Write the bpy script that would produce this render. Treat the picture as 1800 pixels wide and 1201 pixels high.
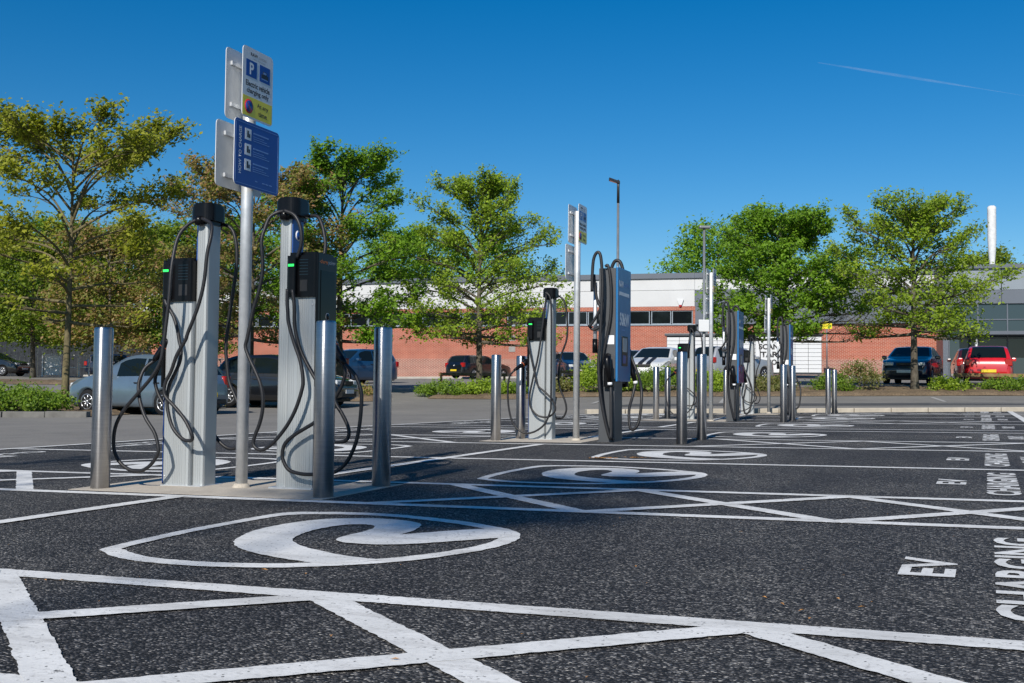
import bpy, bmesh, math, random
import numpy as np
from mathutils import Vector, Matrix

for o in list(bpy.data.objects):
    bpy.data.objects.remove(o, do_unlink=True)
scene = bpy.context.scene
C = scene.collection

# ------------------------------------------------------------------ camera
YAW, PITCH, ROLL, CAM_H = 0.36, 0.042435, 0.00958, 0.6185
cam = bpy.data.cameras.new("camera")
cam.sensor_width = 36.0
cam.lens = 38.0
cam.clip_start, cam.clip_end = 0.05, 20000.0
cam_o = bpy.data.objects.new("camera", cam)
C.objects.link(cam_o)
FWD = Vector((-math.sin(YAW), math.cos(YAW), 0))       # horizontal heading
LAT = Vector((math.cos(YAW), math.sin(YAW), 0))        # to the right of it
_f = FWD * math.cos(PITCH) + Vector((0, 0, math.sin(PITCH)))
_u = LAT.cross(_f)
_r2 = LAT * math.cos(ROLL) + _u * math.sin(ROLL)
_u2 = _u * math.cos(ROLL) - LAT * math.sin(ROLL)
M = Matrix((_r2, _u2, -_f)).transposed().to_4x4()
M.translation = Vector((0, 0, CAM_H))
cam_o.matrix_world = M
scene.camera = cam_o

# ------------------------------------------------------------------ sky, sun, exposure
SUN_EL = math.radians(35.0)
SUN_AZ = math.radians(3.0)          # travel direction, turned from +Y towards -X
w = bpy.data.worlds.new("World")
scene.world = w
w.use_nodes = True
nt = w.node_tree
bg = nt.nodes["Background"]
sky = nt.nodes.new("ShaderNodeTexSky")
sky.sky_type = 'NISHITA'
sky.sun_disc = False
sky.sun_elevation = SUN_EL
sky.sun_rotation = math.pi
sky.altitude = 0.0
sky.air_density = 1.0
sky.dust_density = 0.15
sky.ozone_density = 4.5
hs_ = nt.nodes.new("ShaderNodeHueSaturation")          # clear, strongly blue spring sky
hs_.inputs["Saturation"].default_value = 1.4
nt.links.new(sky.outputs[0], hs_.inputs["Color"])
nt.links.new(hs_.outputs[0], bg.inputs[0])
bg.inputs[1].default_value = 0.09
sun = bpy.data.lights.new("sun", 'SUN')
sun.energy = 4.9
sun.angle = math.radians(0.53)
sun.color = (1.0, 0.945, 0.86)
sun_o = bpy.data.objects.new("sun", sun)
C.objects.link(sun_o)
_d = Vector((-math.sin(SUN_AZ) * math.cos(SUN_EL), math.cos(SUN_AZ) * math.cos(SUN_EL), -math.sin(SUN_EL)))
sun_o.rotation_euler = _d.to_track_quat('-Z', 'Y').to_euler()
sun_o.location = (0, -20, 30)
vs = scene.view_settings
vs.view_transform = 'Standard'
vs.look = 'None'
vs.exposure = 0.1
vs.gamma = 1.0
vs.use_curve_mapping = False

# ------------------------------------------------------------------ helpers
PI = math.pi
def clamp(v, a, b): return max(a, min(b, v))
def sstep(a, b, v):
    t = clamp((v - a) / (b - a), 0, 1)
    return t * t * (3 - 2 * t)
_TP = [(-200, 0), (26.6, 0), (30, .06), (34, .22), (36, .34), (40, .57), (46, .71), (54, .84), (62, 1.08), (68, 1.19), (80, 1.26), (120, 1.3), (900, 1.3)]
def rise(D):
    for (a, za), (b, zb) in zip(_TP, _TP[1:]):
        if D <= b:
            return za + (zb - za) * (D - a) / (b - a)
    return 1.3
def kerb_d(lat): return 25.1 + .1 * (lat - 2)
def gz_ld(lat, D):
    step = .09 * sstep(0.0, 2.5, lat) * sstep(26.15, 26.6, D)
    return .01255 * clamp(lat, -11, 15) + rise(D) + step
def ld(x, y): return x * LAT.x + y * LAT.y, x * FWD.x + y * FWD.y
def gz(x, y): return gz_ld(*ld(x, y))
def V(lat, D, dz=0.0):
    """ground point lat metres right of and D metres ahead of the tripod"""
    p = LAT * lat + FWD * D
    return Vector((p.x, p.y, gz_ld(lat, D) + dz))

def tag(o, label=None, cat=None, group=None, kind=None):
    if label: o['label'] = label
    if cat: o['category'] = cat
    if group: o['group'] = group
    if kind: o['kind'] = kind
    return o
def empty(name, loc=(0, 0, 0), rz=0.0, label=None, cat=None, group=None):
    o = bpy.data.objects.new(name, None)
    o.empty_display_size = .2
    C.objects.link(o)
    o.location = loc
    o.rotation_euler = (0, 0, rz)
    return tag(o, label, cat, group)
def link(name, me, mat=None, parent=None, loc=None):
    o = bpy.data.objects.new(name, me)
    C.objects.link(o)
    if mat is not None and not me.materials: me.materials.append(mat)
    if parent is not None: o.parent = parent
    if loc is not None: o.location = loc
    return o
def copy_tree(o, parent=None):
    c = o.copy(); C.objects.link(c); c.parent = parent
    for ch in list(o.children): copy_tree(ch, c)
    return c

class MB:
    def __init__(s): s.v = []; s.f = []; s.sm = []
    def add(s, vs, fs, smooth=False):
        n = len(s.v); s.v += [tuple(v) for v in vs]
        s.f += [tuple(i + n for i in f) for f in fs]; s.sm += [smooth] * len(fs)
        return s
    def box(s, x0, x1, y0, y1, z0, z1):
        return s.add([(x0,y0,z0),(x1,y0,z0),(x1,y1,z0),(x0,y1,z0),(x0,y0,z1),(x1,y0,z1),(x1,y1,z1),(x0,y1,z1)],
                     [(0,3,2,1),(4,5,6,7),(0,1,5,4),(1,2,6,5),(2,3,7,6),(3,0,4,7)])
    def rbox(s, x0, x1, y0, y1, z0, z1, b=.01, seg=2):
        bm = bmesh.new()
        bmesh.ops.create_cube(bm, size=1)
        for v in bm.verts:
            v.co = Vector((x0 + (v.co.x + .5) * (x1 - x0), y0 + (v.co.y + .5) * (y1 - y0), z0 + (v.co.z + .5) * (z1 - z0)))
        bmesh.ops.bevel(bm, geom=list(bm.edges), offset=b, segments=seg, affect='EDGES', profile=.6)
        bm.verts.index_update()
        s.add([v.co[:] for v in bm.verts], [[v.index for v in f.verts] for f in bm.faces], False)
        bm.free(); return s
    def lathe(s, prof, n=24, cx=0, cy=0, axis='z', smooth=True, cap=True):
        vs = []
        for r, z in prof:
            for k in range(n):
                a = 2 * PI * k / n
                c, d = r * math.cos(a), r * math.sin(a)
                if axis == 'z': vs.append((cx + c, cy + d, z))
                elif axis == 'y': vs.append((cx + c, z, cy + d))
                else: vs.append((z, cx + c, cy + d))
        fs = []
        for i in range(len(prof) - 1):
            for k in range(n):
                a, b = i * n + k, i * n + (k + 1) % n
                fs.append((a, b, b + n, a + n))
        if cap:
            fs.append(tuple(reversed(range(n))))
            fs.append(tuple(range((len(prof) - 1) * n, len(prof) * n)))
        return s.add(vs, fs, smooth)
    def tube(s, path, r, n=8, cap=True, smooth=True):
        pts = [Vector(p) for p in path]
        if not hasattr(r, '__len__'): r = [r] * len(pts)
        up = Vector((.123, .31, .94)); vs = []; fs = []
        prev = None
        for i, p in enumerate(pts):
            t = (pts[min(i + 1, len(pts) - 1)] - pts[max(i - 1, 0)])
            if t.length < 1e-9: t = Vector((0, 0, 1))
            t.normalize()
            if prev is None:
                a = t.cross(up)
                if a.length < .1: a = t.cross(Vector((1, 0, 0)))
            else:
                a = prev - t * prev.dot(t)
                if a.length < 1e-4: a = t.cross(up)
            a.normalize(); b = t.cross(a); prev = a
            for k in range(n):
                an = 2 * PI * k / n
                vs.append(p + (a * math.cos(an) + b * math.sin(an)) * r[i])
        for i in range(len(pts) - 1):
            for k in range(n):
                q, w_ = i * n + k, i * n + (k + 1) % n
                fs.append((q, w_, w_ + n, q + n))
        if cap:
            fs.append(tuple(reversed(range(n)))); fs.append(tuple(range((len(pts) - 1) * n, len(pts) * n)))
        return s.add(vs, fs, smooth)
    def prism(s, poly, z0, z1):
        n = len(poly)
        vs = [(x, y, z0) for x, y in poly] + [(x, y, z1) for x, y in poly]
        fs = [tuple(reversed(range(n))), tuple(range(n, 2 * n))]
        fs += [(k, (k + 1) % n, (k + 1) % n + n, k + n) for k in range(n)]
        return s.add(vs, fs)
    def mesh(s, name):
        me = bpy.data.meshes.new(name)
        me.from_pydata(s.v, [], s.f)
        me.polygons.foreach_set("use_smooth", s.sm)
        me.update()
        return me
    def build(s, name, mat, parent=None, loc=None):
        return link(name, s.mesh(name), mat, parent, loc)

def spline(pts, n=6):
    """Catmull-Rom through pts"""
    P = [Vector(p) for p in pts]
    P = [P[0] * 2 - P[1]] + P + [P[-1] * 2 - P[-2]]
    out = []
    for i in range(1, len(P) - 2):
        p0, p1, p2, p3 = P[i - 1], P[i], P[i + 1], P[i + 2]
        for k in range(n):
            t = k / n
            out.append(.5 * ((2 * p1) + (p2 - p0) * t + (2 * p0 - 5 * p1 + 4 * p2 - p3) * t * t + (3 * p1 - p0 - 3 * p2 + p3) * t ** 3))
    out.append(P[-2])
    return out

# ------------------------------------------------------------------ materials
def srgb(r, g, b):
    f = lambda c: (c / 255 / 12.92) if c / 255 <= .04045 else ((c / 255 + .055) / 1.055) ** 2.4
    return (f(r), f(g), f(b), 1)
class NT:
    def __init__(s, name, rough=.6, metal=0.0, spec=.5):
        s.m = bpy.data.materials.new(name); s.m.use_nodes = True
        s.t = s.m.node_tree; s.n = s.t.nodes; s.b = s.n["Principled BSDF"]
        s.b.inputs["Roughness"].default_value = rough
        s.b.inputs["Metallic"].default_value = metal
        s.b.inputs["Specular IOR Level"].default_value = spec
    def node(s, t, **kw):
        n = s.n.new(t)
        for k, v in kw.items():
            if k in n.inputs: n.inputs[k].default_value = v
            else: setattr(n, k, v)
        return n
    def l(s, a, b): s.t.links.new(a, b)
    def coords(s, kind="Object", scale=(1, 1, 1)):
        c = s.node("ShaderNodeTexCoord"); m = s.node("ShaderNodeMapping")
        m.inputs["Scale"].default_value = scale
        s.l(c.outputs[kind], m.inputs[0]); return m.outputs[0]
    def world(s, scale=(1, 1, 1)):
        c = s.node("ShaderNodeNewGeometry"); m = s.node("ShaderNodeMapping")
        m.inputs["Scale"].default_value = scale
        s.l(c.outputs["Position"], m.inputs[0]); return m.outputs[0]
    def noise(s, vec, scale, detail=4.0, rough=.55):
        n = s.node("ShaderNodeTexNoise"); n.inputs["Scale"].default_value = scale
        n.inputs["Detail"].default_value = detail; n.inputs["Roughness"].default_value = rough
        s.l(vec, n.inputs["Vector"]); return n
    def vor(s, vec, scale, feature='F1'):
        n = s.node("ShaderNodeTexVoronoi"); n.feature = feature; n.inputs["Scale"].default_value = scale
        s.l(vec, n.inputs["Vector"]); return n
    def ramp(s, fac, stops):
        r = s.node("ShaderNodeValToRGB"); e = r.color_ramp.elements
        while len(e) < len(stops): e.new(.5)
        for el, (p, c) in zip(e, stops):
            el.position = p; el.color = c if hasattr(c, '__len__') else (c, c, c, 1)
        s.l(fac, r.inputs[0]); return r.outputs[0]
    def mix(s, fac, a, b, mode='MIX'):
        m = s.node("ShaderNodeMix"); m.data_type = 'RGBA'; m.blend_type = mode
        for sock, v in ((m.inputs[0], fac), (m.inputs[6], a), (m.inputs[7], b)):
            if hasattr(v, 'is_linked'): s.l(v, sock)
            elif hasattr(v, '__len__'): sock.default_value = v
            else: sock.default_value = v
        return m.outputs[2]
    def color(s, v):
        if hasattr(v, 'is_linked'): s.l(v, s.b.inputs["Base Color"])
        else: s.b.inputs["Base Color"].default_value = v
        return s
    def rough(s, v): s.l(v, s.b.inputs["Roughness"]); return s
    def bump(s, h, strength=.3, dist=.01):
        b = s.node("ShaderNodeBump"); b.inputs["Strength"].default_value = strength; b.inputs["Distance"].default_value = dist
        s.l(h, b.inputs["Height"]); s.l(b.outputs[0], s.b.inputs["Normal"]); return s

MAT = {}
def plain(name, col, rough=.55, metal=0.0, spec=.5, var=.12, nscale=6.0, bump=0.0):
    if len(col) == 3: col = tuple(col) + (1,)
    m = NT(name, rough, metal, spec)
    v = m.coords()
    n = m.noise(v, nscale, 5.0)
    lo = tuple(c * (1 - var) for c in col[:3]) + (1,); hi = tuple(min(1, c * (1 + var)) for c in col[:3]) + (1,)
    m.color(m.ramp(n.outputs[0], [(.3, lo), (.7, hi)]))
    if bump: m.bump(n.outputs[0], bump, .004)
    MAT[name] = m.m
    return m.m

# fresh dark asphalt: binder with single stones in it
m = NT("fresh_asphalt", .8, 0, .3)
v = m.world()
st = m.vor(v, 135); st2 = m.vor(v, 52)
sep = m.node("ShaderNodeSeparateColor"); m.l(st.outputs["Color"], sep.inputs[0])
sep2 = m.node("ShaderNodeSeparateColor"); m.l(st2.outputs["Color"], sep2.inputs[0])
stone = m.ramp(sep.outputs[0], [(0.0, (.012, .012, .012, 1)), (.42, (.030, .029, .030, 1)), (.72, (.085, .082, .081, 1)), (.9, (.19, .182, .174, 1)), (1.0, (.40, .38, .35, 1))])
gap = m.ramp(st.outputs["Distance"], [(.0, 1.0), (.55, .95), (.8, .3)])
stone = m.mix(1.0, stone, gap, 'MULTIPLY')
glint = m.ramp(sep2.outputs[1], [(.0, 0.0), (.935, 0.0), (.945, 1.0)])
core = m.ramp(st2.outputs["Distance"], [(.18, 1.0), (.3, 0.0)])
stone = m.mix(m.mix(1.0, glint, core, 'MULTIPLY'), stone, (.34, .325, .30, 1))
big = m.noise(v, .55, 5.0, .6)
patch = m.ramp(big.outputs[0], [(.3, (.62, .62, .65, 1)), (.5, (.95, .95, .95, 1)), (.7, (1.4, 1.38, 1.33, 1))])
stone = m.mix(1.0, stone, patch, 'MULTIPLY')
trk = m.noise(m.world((.55, .06, 1)), 3.2, 4.0, .6)                     # scuffs along the driving direction
stone = m.mix(1.0, stone, m.ramp(trk.outputs[0], [(.35, (.78, .78, .8, 1)), (.65, (1.26, 1.25, 1.22, 1))]), 'MULTIPLY')
dust = m.noise(v, 2.3, 6.0, .72)
stone = m.mix(m.ramp(dust.outputs[0], [(.56, 0.0), (.74, .30)]), stone, (.135, .125, .11, 1))
oil = m.vor(m.world((.9, .8, 1)), .62); oil_n = m.noise(v, 5, 4, .7)
drip = m.mix(1.0, m.ramp(oil.outputs["Distance"], [(.07, 1.0), (.20, 0.0)]), m.ramp(oil_n.outputs[0], [(.42, 0.0), (.6, .75)]), 'MULTIPLY')
stone = m.mix(drip, stone, (.013, .013, .013, 1))
m.color(stone)
hgt = m.ramp(st.outputs["Distance"], [(.0, 1.0), (.75, 0.0)])
m.bump(hgt, .9, .006)
MAT["fresh_asphalt"] = m.m
# old pale asphalt
m = NT("old_asphalt", .9, 0, .25)
v = m.world()
a = m.noise(v, .35, 6.0, .65); b_ = m.noise(v, 40, 3.0, .7); c_ = m.noise(v, 2.2, 5, .6)
col = m.ramp(a.outputs[0], [(.3, (.175, .160, .143, 1)), (.55, (.245, .226, .20, 1)), (.72, (.31, .284, .245, 1))])
col = m.mix(.5, col, m.ramp(b_.outputs[0], [(.3, (.09, .088, .083, 1)), (.7, (.27, .26, .24, 1))]))
col = m.mix(m.ramp(c_.outputs[0], [(.5, 0.0), (.75, .35)]), col, (.10, .095, .09, 1))
m.color(col); m.bump(b_.outputs[0], .4, .006)
MAT["old_asphalt"] = m.m
# white thermoplastic road paint with worn specks
m = NT("road_paint", .7, 0, .35)
v = m.world()
n1 = m.noise(v, 60, 3.0, .7); n2 = m.noise(v, 3.0, 5.0, .6); vv = m.vor(v, 105)
sep = m.node("ShaderNodeSeparateColor"); m.l(vv.outputs["Color"], sep.inputs[0])
col = m.ramp(n2.outputs[0], [(.3, (.62, .615, .59, 1)), (.7, (.80, .79, .76, 1))])
col = m.mix(m.ramp(n1.outputs[0], [(.32, .5), (.46, 0.0)]), col, (.36, .35, .33, 1))
hole = m.mix(1.0, m.ramp(sep.outputs[0], [(.955, 0.0), (.965, 1.0)]), m.ramp(vv.outputs["Distance"], [(.3, 1.0), (.45, 0.0)]), 'MULTIPLY')
col = m.mix(hole, col, (.05, .048, .045, 1))
scuff = m.noise(m.world((.5, 2.2, 1)), 3.0, 6.0, .75)
col = m.mix(m.ramp(scuff.outputs[0], [(.48, 0.0), (.70, .6)]), col, (.30, .285, .265, 1))
chip = m.noise(v, 26, 4, .8)
col = m.mix(m.mix(1.0, m.ramp(chip.outputs[0], [(.61, 0.0), (.66, 1.0)]), m.ramp(n2.outputs[0], [(.45, .15), (.65, 1.0)]), 'MULTIPLY'), col, (.07, .068, .066, 1))
m.color(col); m.bump(n1.outputs[0], .35, .004)
MAT["road_paint"] = m.m
# pad concrete
m = NT("pad_concrete", .9, 0, .25)
v = m.world()
n1 = m.noise(v, 4, 6, .65); n2 = m.noise(v, 90, 2, .6)
col = m.ramp(n1.outputs[0], [(.3, (.40, .345, .28, 1)), (.7, (.56, .50, .41, 1))])
col = m.mix(.25, col, m.ramp(n2.outputs[0], [(.35, (.2, .18, .15, 1)), (.65, (.55, .51, .45, 1))]))
m.color(col); m.bump(n2.outputs[0], .3, .003)
MAT["pad_concrete"] = m.m
# soil and leaf litter of the planting strips
m = NT("soil", .95, 0, .15)
v = m.world()
n1 = m.noise(v, 1.6, 6, .7); n2 = m.noise(v, 22, 4, .7)
col = m.ramp(n1.outputs[0], [(.3, (.07, .05, .034, 1)), (.5, (.16, .115, .075, 1)), (.72, (.27, .20, .13, 1))])
col = m.mix(.5, col, m.ramp(n2.outputs[0], [(.35, (.045, .036, .024, 1)), (.65, (.30, .22, .14, 1))]))
m.color(col); m.bump(n2.outputs[0], .8, .03)
MAT["soil"] = m.m
# brushed stainless steel
m = NT("brushed_steel", .36, 1.0)
v = m.coords("Object", (9, 9, 240))
n1 = m.noise(v, 1.0, 3, .6); n3 = m.noise(m.coords(), 5, 4, .6)
m.color(m.mix(.5, m.ramp(n1.outputs[0], [(.3, (.42, .42, .43, 1)), (.7, (.60, .60, .60, 1))]), m.ramp(n3.outputs[0], [(.3, (.46, .46, .47, 1)), (.7, (.58, .58, .58, 1))])))
tg = m.node("ShaderNodeTangent"); tg.direction_type = 'RADIAL'; tg.axis = 'Z'
m.l(tg.outputs[0], m.b.inputs["Tangent"])
m.b.inputs["Anisotropic"].default_value = .9
m.b.inputs["Anisotropic Rotation"].default_value = .25
MAT["brushed_steel"] = m.m
m = NT("galvanised_steel", .45, .5)
v = m.coords()
n1 = m.noise(v, 18, 5, .6)
m.color(m.ramp(n1.outputs[0], [(.3, (.50, .52, .54, 1)), (.7, (.64, .66, .68, 1))]))
MAT["galvanised_steel"] = m.m
m = NT("anodised_aluminium", .42, .3)
v = m.coords("Object", (14, 14, .35))
n1 = m.noise(v, 1.0, 3, .5)
m.color(m.ramp(n1.outputs[0], [(.3, (.365, .385, .39, 1)), (.7, (.40, .42, .425, 1))]))
MAT["anodised_aluminium"] = m.m
plain("black_plastic", (.004, .004, .005), .28, 0, .22, .25, 20)
plain("cable_rubber", (.014, .014, .016), .5, 0, .45, .25, 30)
plain("gloss_black", (.006, .007, .009), .08, 0, .6, .1)
plain("charger_grey", (.062, .066, .072), .42, 0, .5, .08, 5)
plain("charger_blue", (.018, .14, .34), .3, 0, .5, .06, 4)
plain("deep_blue", (.008, .06, .27), .32, 0, .5, .06, 4)
plain("sign_white", (.62, .63, .63), .35, 0, .5, .05, 9)
plain("sign_grey_back", (.50, .515, .53), .45, .3, .5, .08, 8)
plain("sign_yellow", (.75, .62, .015), .35, 0, .5, .05, 8)
plain("sign_blue", (.010, .045, .26), .3, 0, .5, .08, 5)
plain("sign_red", (.45, .02, .02), .4)
plain("print_black", (.015, .015, .018), .5)
plain("print_white", (.72, .73, .74), .5)
plain("print_grey", (.32, .33, .34), .5)
plain("print_pale_blue", (.16, .28, .55), .5)
plain("print_orange", (.75, .17, .02), .5)
plain("connector_orange", (.55, .10, .02), .45)
plain("yellow_paint", (.72, .46, .02), .5)
plain("lamp_grey", (.20, .215, .23), .45, .4)
plain("lamp_black", (.02, .021, .024), .4)
plain("white_cladding", (.53, .535, .535), .5, 0, .4, .05, .8)
plain("coping_grey", (.10, .115, .14), .45, .2, .5, .1, 1)
plain("slate_cladding", (.115, .13, .155), .4, .25, .5, .08, .7)
plain("pale_slate_cladding", (.22, .25, .28), .38, .25, .5, .08, .7)
plain("window_frame_grey", (.25, .29, .33), .45, .2)
plain("locker_white", (.60, .61, .62), .4, 0, .5, .04, 1)
plain("locker_grey", (.07, .075, .085), .5)
plain("fence_dark", (.030, .034, .040), .85, 0, .2, .4, 3)
plain("timber", (.22, .145, .07), .85, 0, .2, .3, 8)
plain("kerb_stone", (.42, .375, .305), .9, 0, .2, .14, 5)
plain("kerb_dark", (.15, .145, .135), .9, 0, .2, .2, 5)
plain("paving", (.34, .32, .285), .9, 0, .2, .15, 3)
plain("flue_metal", (.62, .63, .63), .65, 0, .3)
plain("litter_tan", (.42, .22, .08), .85, 0, .2, .35, 60)
plain("tyre", (.013, .013, .014), .85, 0, .2)
plain("alloy", (.50, .51, .53), .3, .8)
plain("car_trim", (.012, .012, .013), .55)
plain("plate_yellow", (.70, .50, .02), .45)
plain("plate_white", (.62, .63, .62), .45)
plain("concrete_grey", (.27, .26, .245), .9, 0, .2, .15, 4)
m = NT("led_green", .4); m.color((.02, .5, .08, 1))
m.b.inputs["Emission Color"].default_value = (.03, 1.0, .13, 1); m.b.inputs["Emission Strength"].default_value = 1.3
MAT["led_green"] = m.m
m = NT("lamp_glass", .12, 0, .6); m.color((.55, .57, .58, 1)); MAT["lamp_glass"] = m.m
m = NT("tail_red", .15, 0, .6); m.color((.34, .008, .008, 1)); MAT["tail_red"] = m.m
def glassy(name, col, rough=.04, spec=.5):
    m = NT(name, rough, 0, spec); m.color(tuple(col) + (1,)); m.b.inputs["IOR"].default_value = 1.5
    MAT[name] = m.m
glassy("car_glass", (.006, .010, .011), .05, .28)
glassy("window_glass", (.006, .008, .010), .05, .25)
glassy("entrance_glass", (.035, .055, .065))
glassy("screen_glass", (.003, .004, .004), .05, .12)
def carpaint(name, col, flake=.0):
    m = NT(name, .32, flake, .5); v = m.coords(); n = m.noise(v, 2.5, 3)
    lo = tuple(c * .88 for c in col) + (1,); hi = tuple(min(1, c * 1.08) for c in col) + (1,)
    m.color(m.ramp(n.outputs[0], [(.3, lo), (.7, hi)]))
    m.b.inputs["Coat Weight"].default_value = 1.0; m.b.inputs["Coat Roughness"].default_value = .04
    MAT[name] = m.m
carpaint("paint_silver_blue", (.14, .195, .25), .45)
carpaint("paint_black", (.003, .0035, .005))
carpaint("paint_blue", (.012, .055, .13), .3)
carpaint("paint_dark_blue", (.007, .014, .035), .2)
carpaint("paint_red", (.50, .008, .012))
carpaint("paint_maroon", (.045, .006, .008))
carpaint("paint_white", (.66, .67, .67))
carpaint("paint_silver", (.46, .47, .48), .5)
carpaint("paint_grey", (.10, .11, .12), .3)

def brickmat(name, c1, c2, mortar, scale=1.0):
    m = NT(name, .9, 0, .2)
    g = m.node("ShaderNodeTexCoord"); sx = m.node("ShaderNodeSeparateXYZ"); cx = m.node("ShaderNodeCombineXYZ")
    m.l(g.outputs["Object"], sx.inputs[0]); 
    ad = m.node("ShaderNodeMath", operation='ADD'); m.l(sx.outputs[0], ad.inputs[0]); m.l(sx.outputs[1], ad.inputs[1])
    m.l(ad.outputs[0], cx.inputs[0]); m.l(sx.outputs[2], cx.inputs[1])
    b = m.node("ShaderNodeTexBrick"); b.offset = .5
    b.inputs["Scale"].default_value = 1.0; b.inputs["Brick Width"].default_value = .225; b.inputs["Row Height"].default_value = .075
    b.inputs["Mortar Size"].default_value = .0105; b.inputs["Mortar Smooth"].default_value = .2; b.inputs["Bias"].default_value = -.1
    b.inputs["Color1"].default_value = c1; b.inputs["Color2"].default_value = c2; b.inputs["Mortar"].default_value = mortar
    m.l(cx.outputs[0], b.inputs["Vector"])
    n = m.noise(g.outputs["Object"], .5, 6, .7)
    col = m.mix(1.0, b.outputs["Color"], m.ramp(n.outputs[0], [(.3, (.82, .8, .8, 1)), (.7, (1.12, 1.1, 1.08, 1))]), 'MULTIPLY')
    m.color(col); m.bump(b.outputs["Fac"], -.5, .008)
    MAT[name] = m.m
brickmat("red_brick", (.36, .084, .048, 1), (.285, .062, .037, 1), (.46, .31, .24, 1))
brickmat("plinth_brick", (.27, .085, .062, 1), (.20, .060, .046, 1), (.55, .45, .37, 1))

def leafmat(name, cols, trans=.42):
    m = NT(name, .55, 0, .35)
    g = m.node("ShaderNodeNewGeometry")
    st = [(i / max(1, len(cols) - 1), tuple(c) + (1,)) for i, c in enumerate(cols)]
    col = m.ramp(g.outputs["Random Per Island"], st)
    m.color(col)
    t = m.node("ShaderNodeBsdfTranslucent"); bright = m.mix(1.0, col, (1.5, 1.6, .7, 1), 'MULTIPLY'); m.l(bright, t.inputs[0])
    mx = m.node("ShaderNodeMixShader"); mx.inputs[0].default_value = trans
    out = m.n["Material Output"]
    m.l(m.b.outputs[0], mx.inputs[1]); m.l(t.outputs[0], mx.inputs[2]); m.l(mx.outputs[0], out.inputs[0])
    MAT[name] = m.m
leafmat("leaf_olive", [(.155, .18, .022), (.25, .275, .027), (.34, .345, .037), (.21, .245, .025)])
leafmat("leaf_spring", [(0.138, 0.210, 0.017), (0.218, 0.322, 0.022), (0.306, 0.402, 0.030), (0.177, 0.273, 0.020)])
leafmat("leaf_green", [(0.084, 0.177, 0.012), (0.152, 0.282, 0.017), (0.209, 0.354, 0.024), (0.117, 0.226, 0.015)])
leafmat("leaf_bronze", [(0.268, 0.154, 0.079), (0.175, 0.210, 0.037), (0.403, 0.224, 0.122), (0.147, 0.224, 0.030), (0.268, 0.197, 0.067)])
leafmat("leaf_dark", [(0.077, 0.118, 0.012), (0.140, 0.205, 0.017), (0.210, 0.278, 0.024), (0.113, 0.161, 0.015)])
leafmat("leaf_hedge", [(0.067, 0.134, 0.012), (0.134, 0.228, 0.020), (0.201, 0.295, 0.027), (0.094, 0.161, 0.015)])
leafmat("leaf_dry", [(0.195, 0.183, 0.061), (0.134, 0.159, 0.037), (0.244, 0.207, 0.085), (0.110, 0.146, 0.024)])
m = NT("bark", .95, 0, .15)
v = m.coords("Object", (1, 1, .35)); n1 = m.noise(v, 22, 5, .7); n2 = m.noise(v, 3, 4, .6)
col = m.ramp(n1.outputs[0], [(.3, (.045, .038, .030, 1)), (.7, (.15, .13, .10, 1))])
col = m.mix(m.ramp(n2.outputs[0], [(.45, 0.0), (.65, .6)]), col, (.17, .165, .13, 1))
m.color(col); m.bump(n1.outputs[0], .9, .02)
MAT["bark"] = m.m
m = NT("bark_mossy", .95, 0, .15)
v = m.coords("Object", (1, 1, .35)); n1 = m.noise(v, 18, 5, .7)
m.color(m.ramp(n1.outputs[0], [(.3, (.07, .058, .036, 1)), (.7, (.22, .185, .095, 1))])); m.bump(n1.outputs[0], .8, .015)
MAT["bark_mossy"] = m.m

def text_mesh(body, size=1.0, bold=0.0, fit_w=None, fit_h=None, center=True):
    cu = bpy.data.curves.new("lettering", 'FONT')
    cu.body = body; cu.size = size; cu.offset = bold; cu.resolution_u = 3
    cu.align_x = 'CENTER' if center else 'LEFT'
    ob = bpy.data.objects.new("lettering", cu); C.objects.link(ob)
    dg = bpy.context.evaluated_depsgraph_get()
    me = bpy.data.meshes.new_from_object(ob.evaluated_get(dg))
    bpy.data.objects.remove(ob, do_unlink=True); bpy.data.curves.remove(cu)
    n = len(me.vertices); a = np.empty(n * 3, 'f'); me.vertices.foreach_get("co", a); a = a.reshape(-1, 3)
    mn, mx = a.min(0), a.max(0)
    sx = (fit_w / (mx[0] - mn[0])) if fit_w else None
    sy = (fit_h / (mx[1] - mn[1])) if fit_h else None
    sx = sx or sy or 1.0; sy = sy or sx or 1.0
    c = (mn + mx) / 2
    if center: a[:, 0] -= c[0]
    else: a[:, 0] -= mn[0]
    a[:, 1] -= c[1]
    a[:, 0] *= sx; a[:, 1] *= sy; a[:, 2] = 0
    me.vertices.foreach_set("co", a.reshape(-1)); me.update()
    me.materials.clear()
    return me
# ------------------------------------------------------------------ ground
rng = random.Random(7)
def terrain():
    Ds = [-60, -30, -12, -4] + [i * 1.0 for i in range(0, 25)] + [25 + i * .4 for i in range(0, 40)] + [41 + 2 * i for i in range(0, 22)] + [90, 110, 150, 250, 500, 1200]
    Ls = [-700, -300, -150, -90, -60] + [-44 + 2 * i for i in range(0, 46)] + [60, 90, 150, 300, 700]
    vs = []; fs = []
    for D in Ds:
        for L in Ls:
            p = LAT * L + FWD * D; vs.append((p.x, p.y, gz_ld(L, D)))
    n = len(Ls)
    for i in range(len(Ds) - 1):
        for j in range(n - 1): fs.append((i*n+j, i*n+j+1, (i+1)*n+j+1, (i+1)*n+j))
    me = bpy.data.meshes.new("ground"); me.from_pydata(vs, [], fs); me.update()
    tag(link("ground", me, MAT["old_asphalt"]), kind="structure")
terrain()

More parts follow.
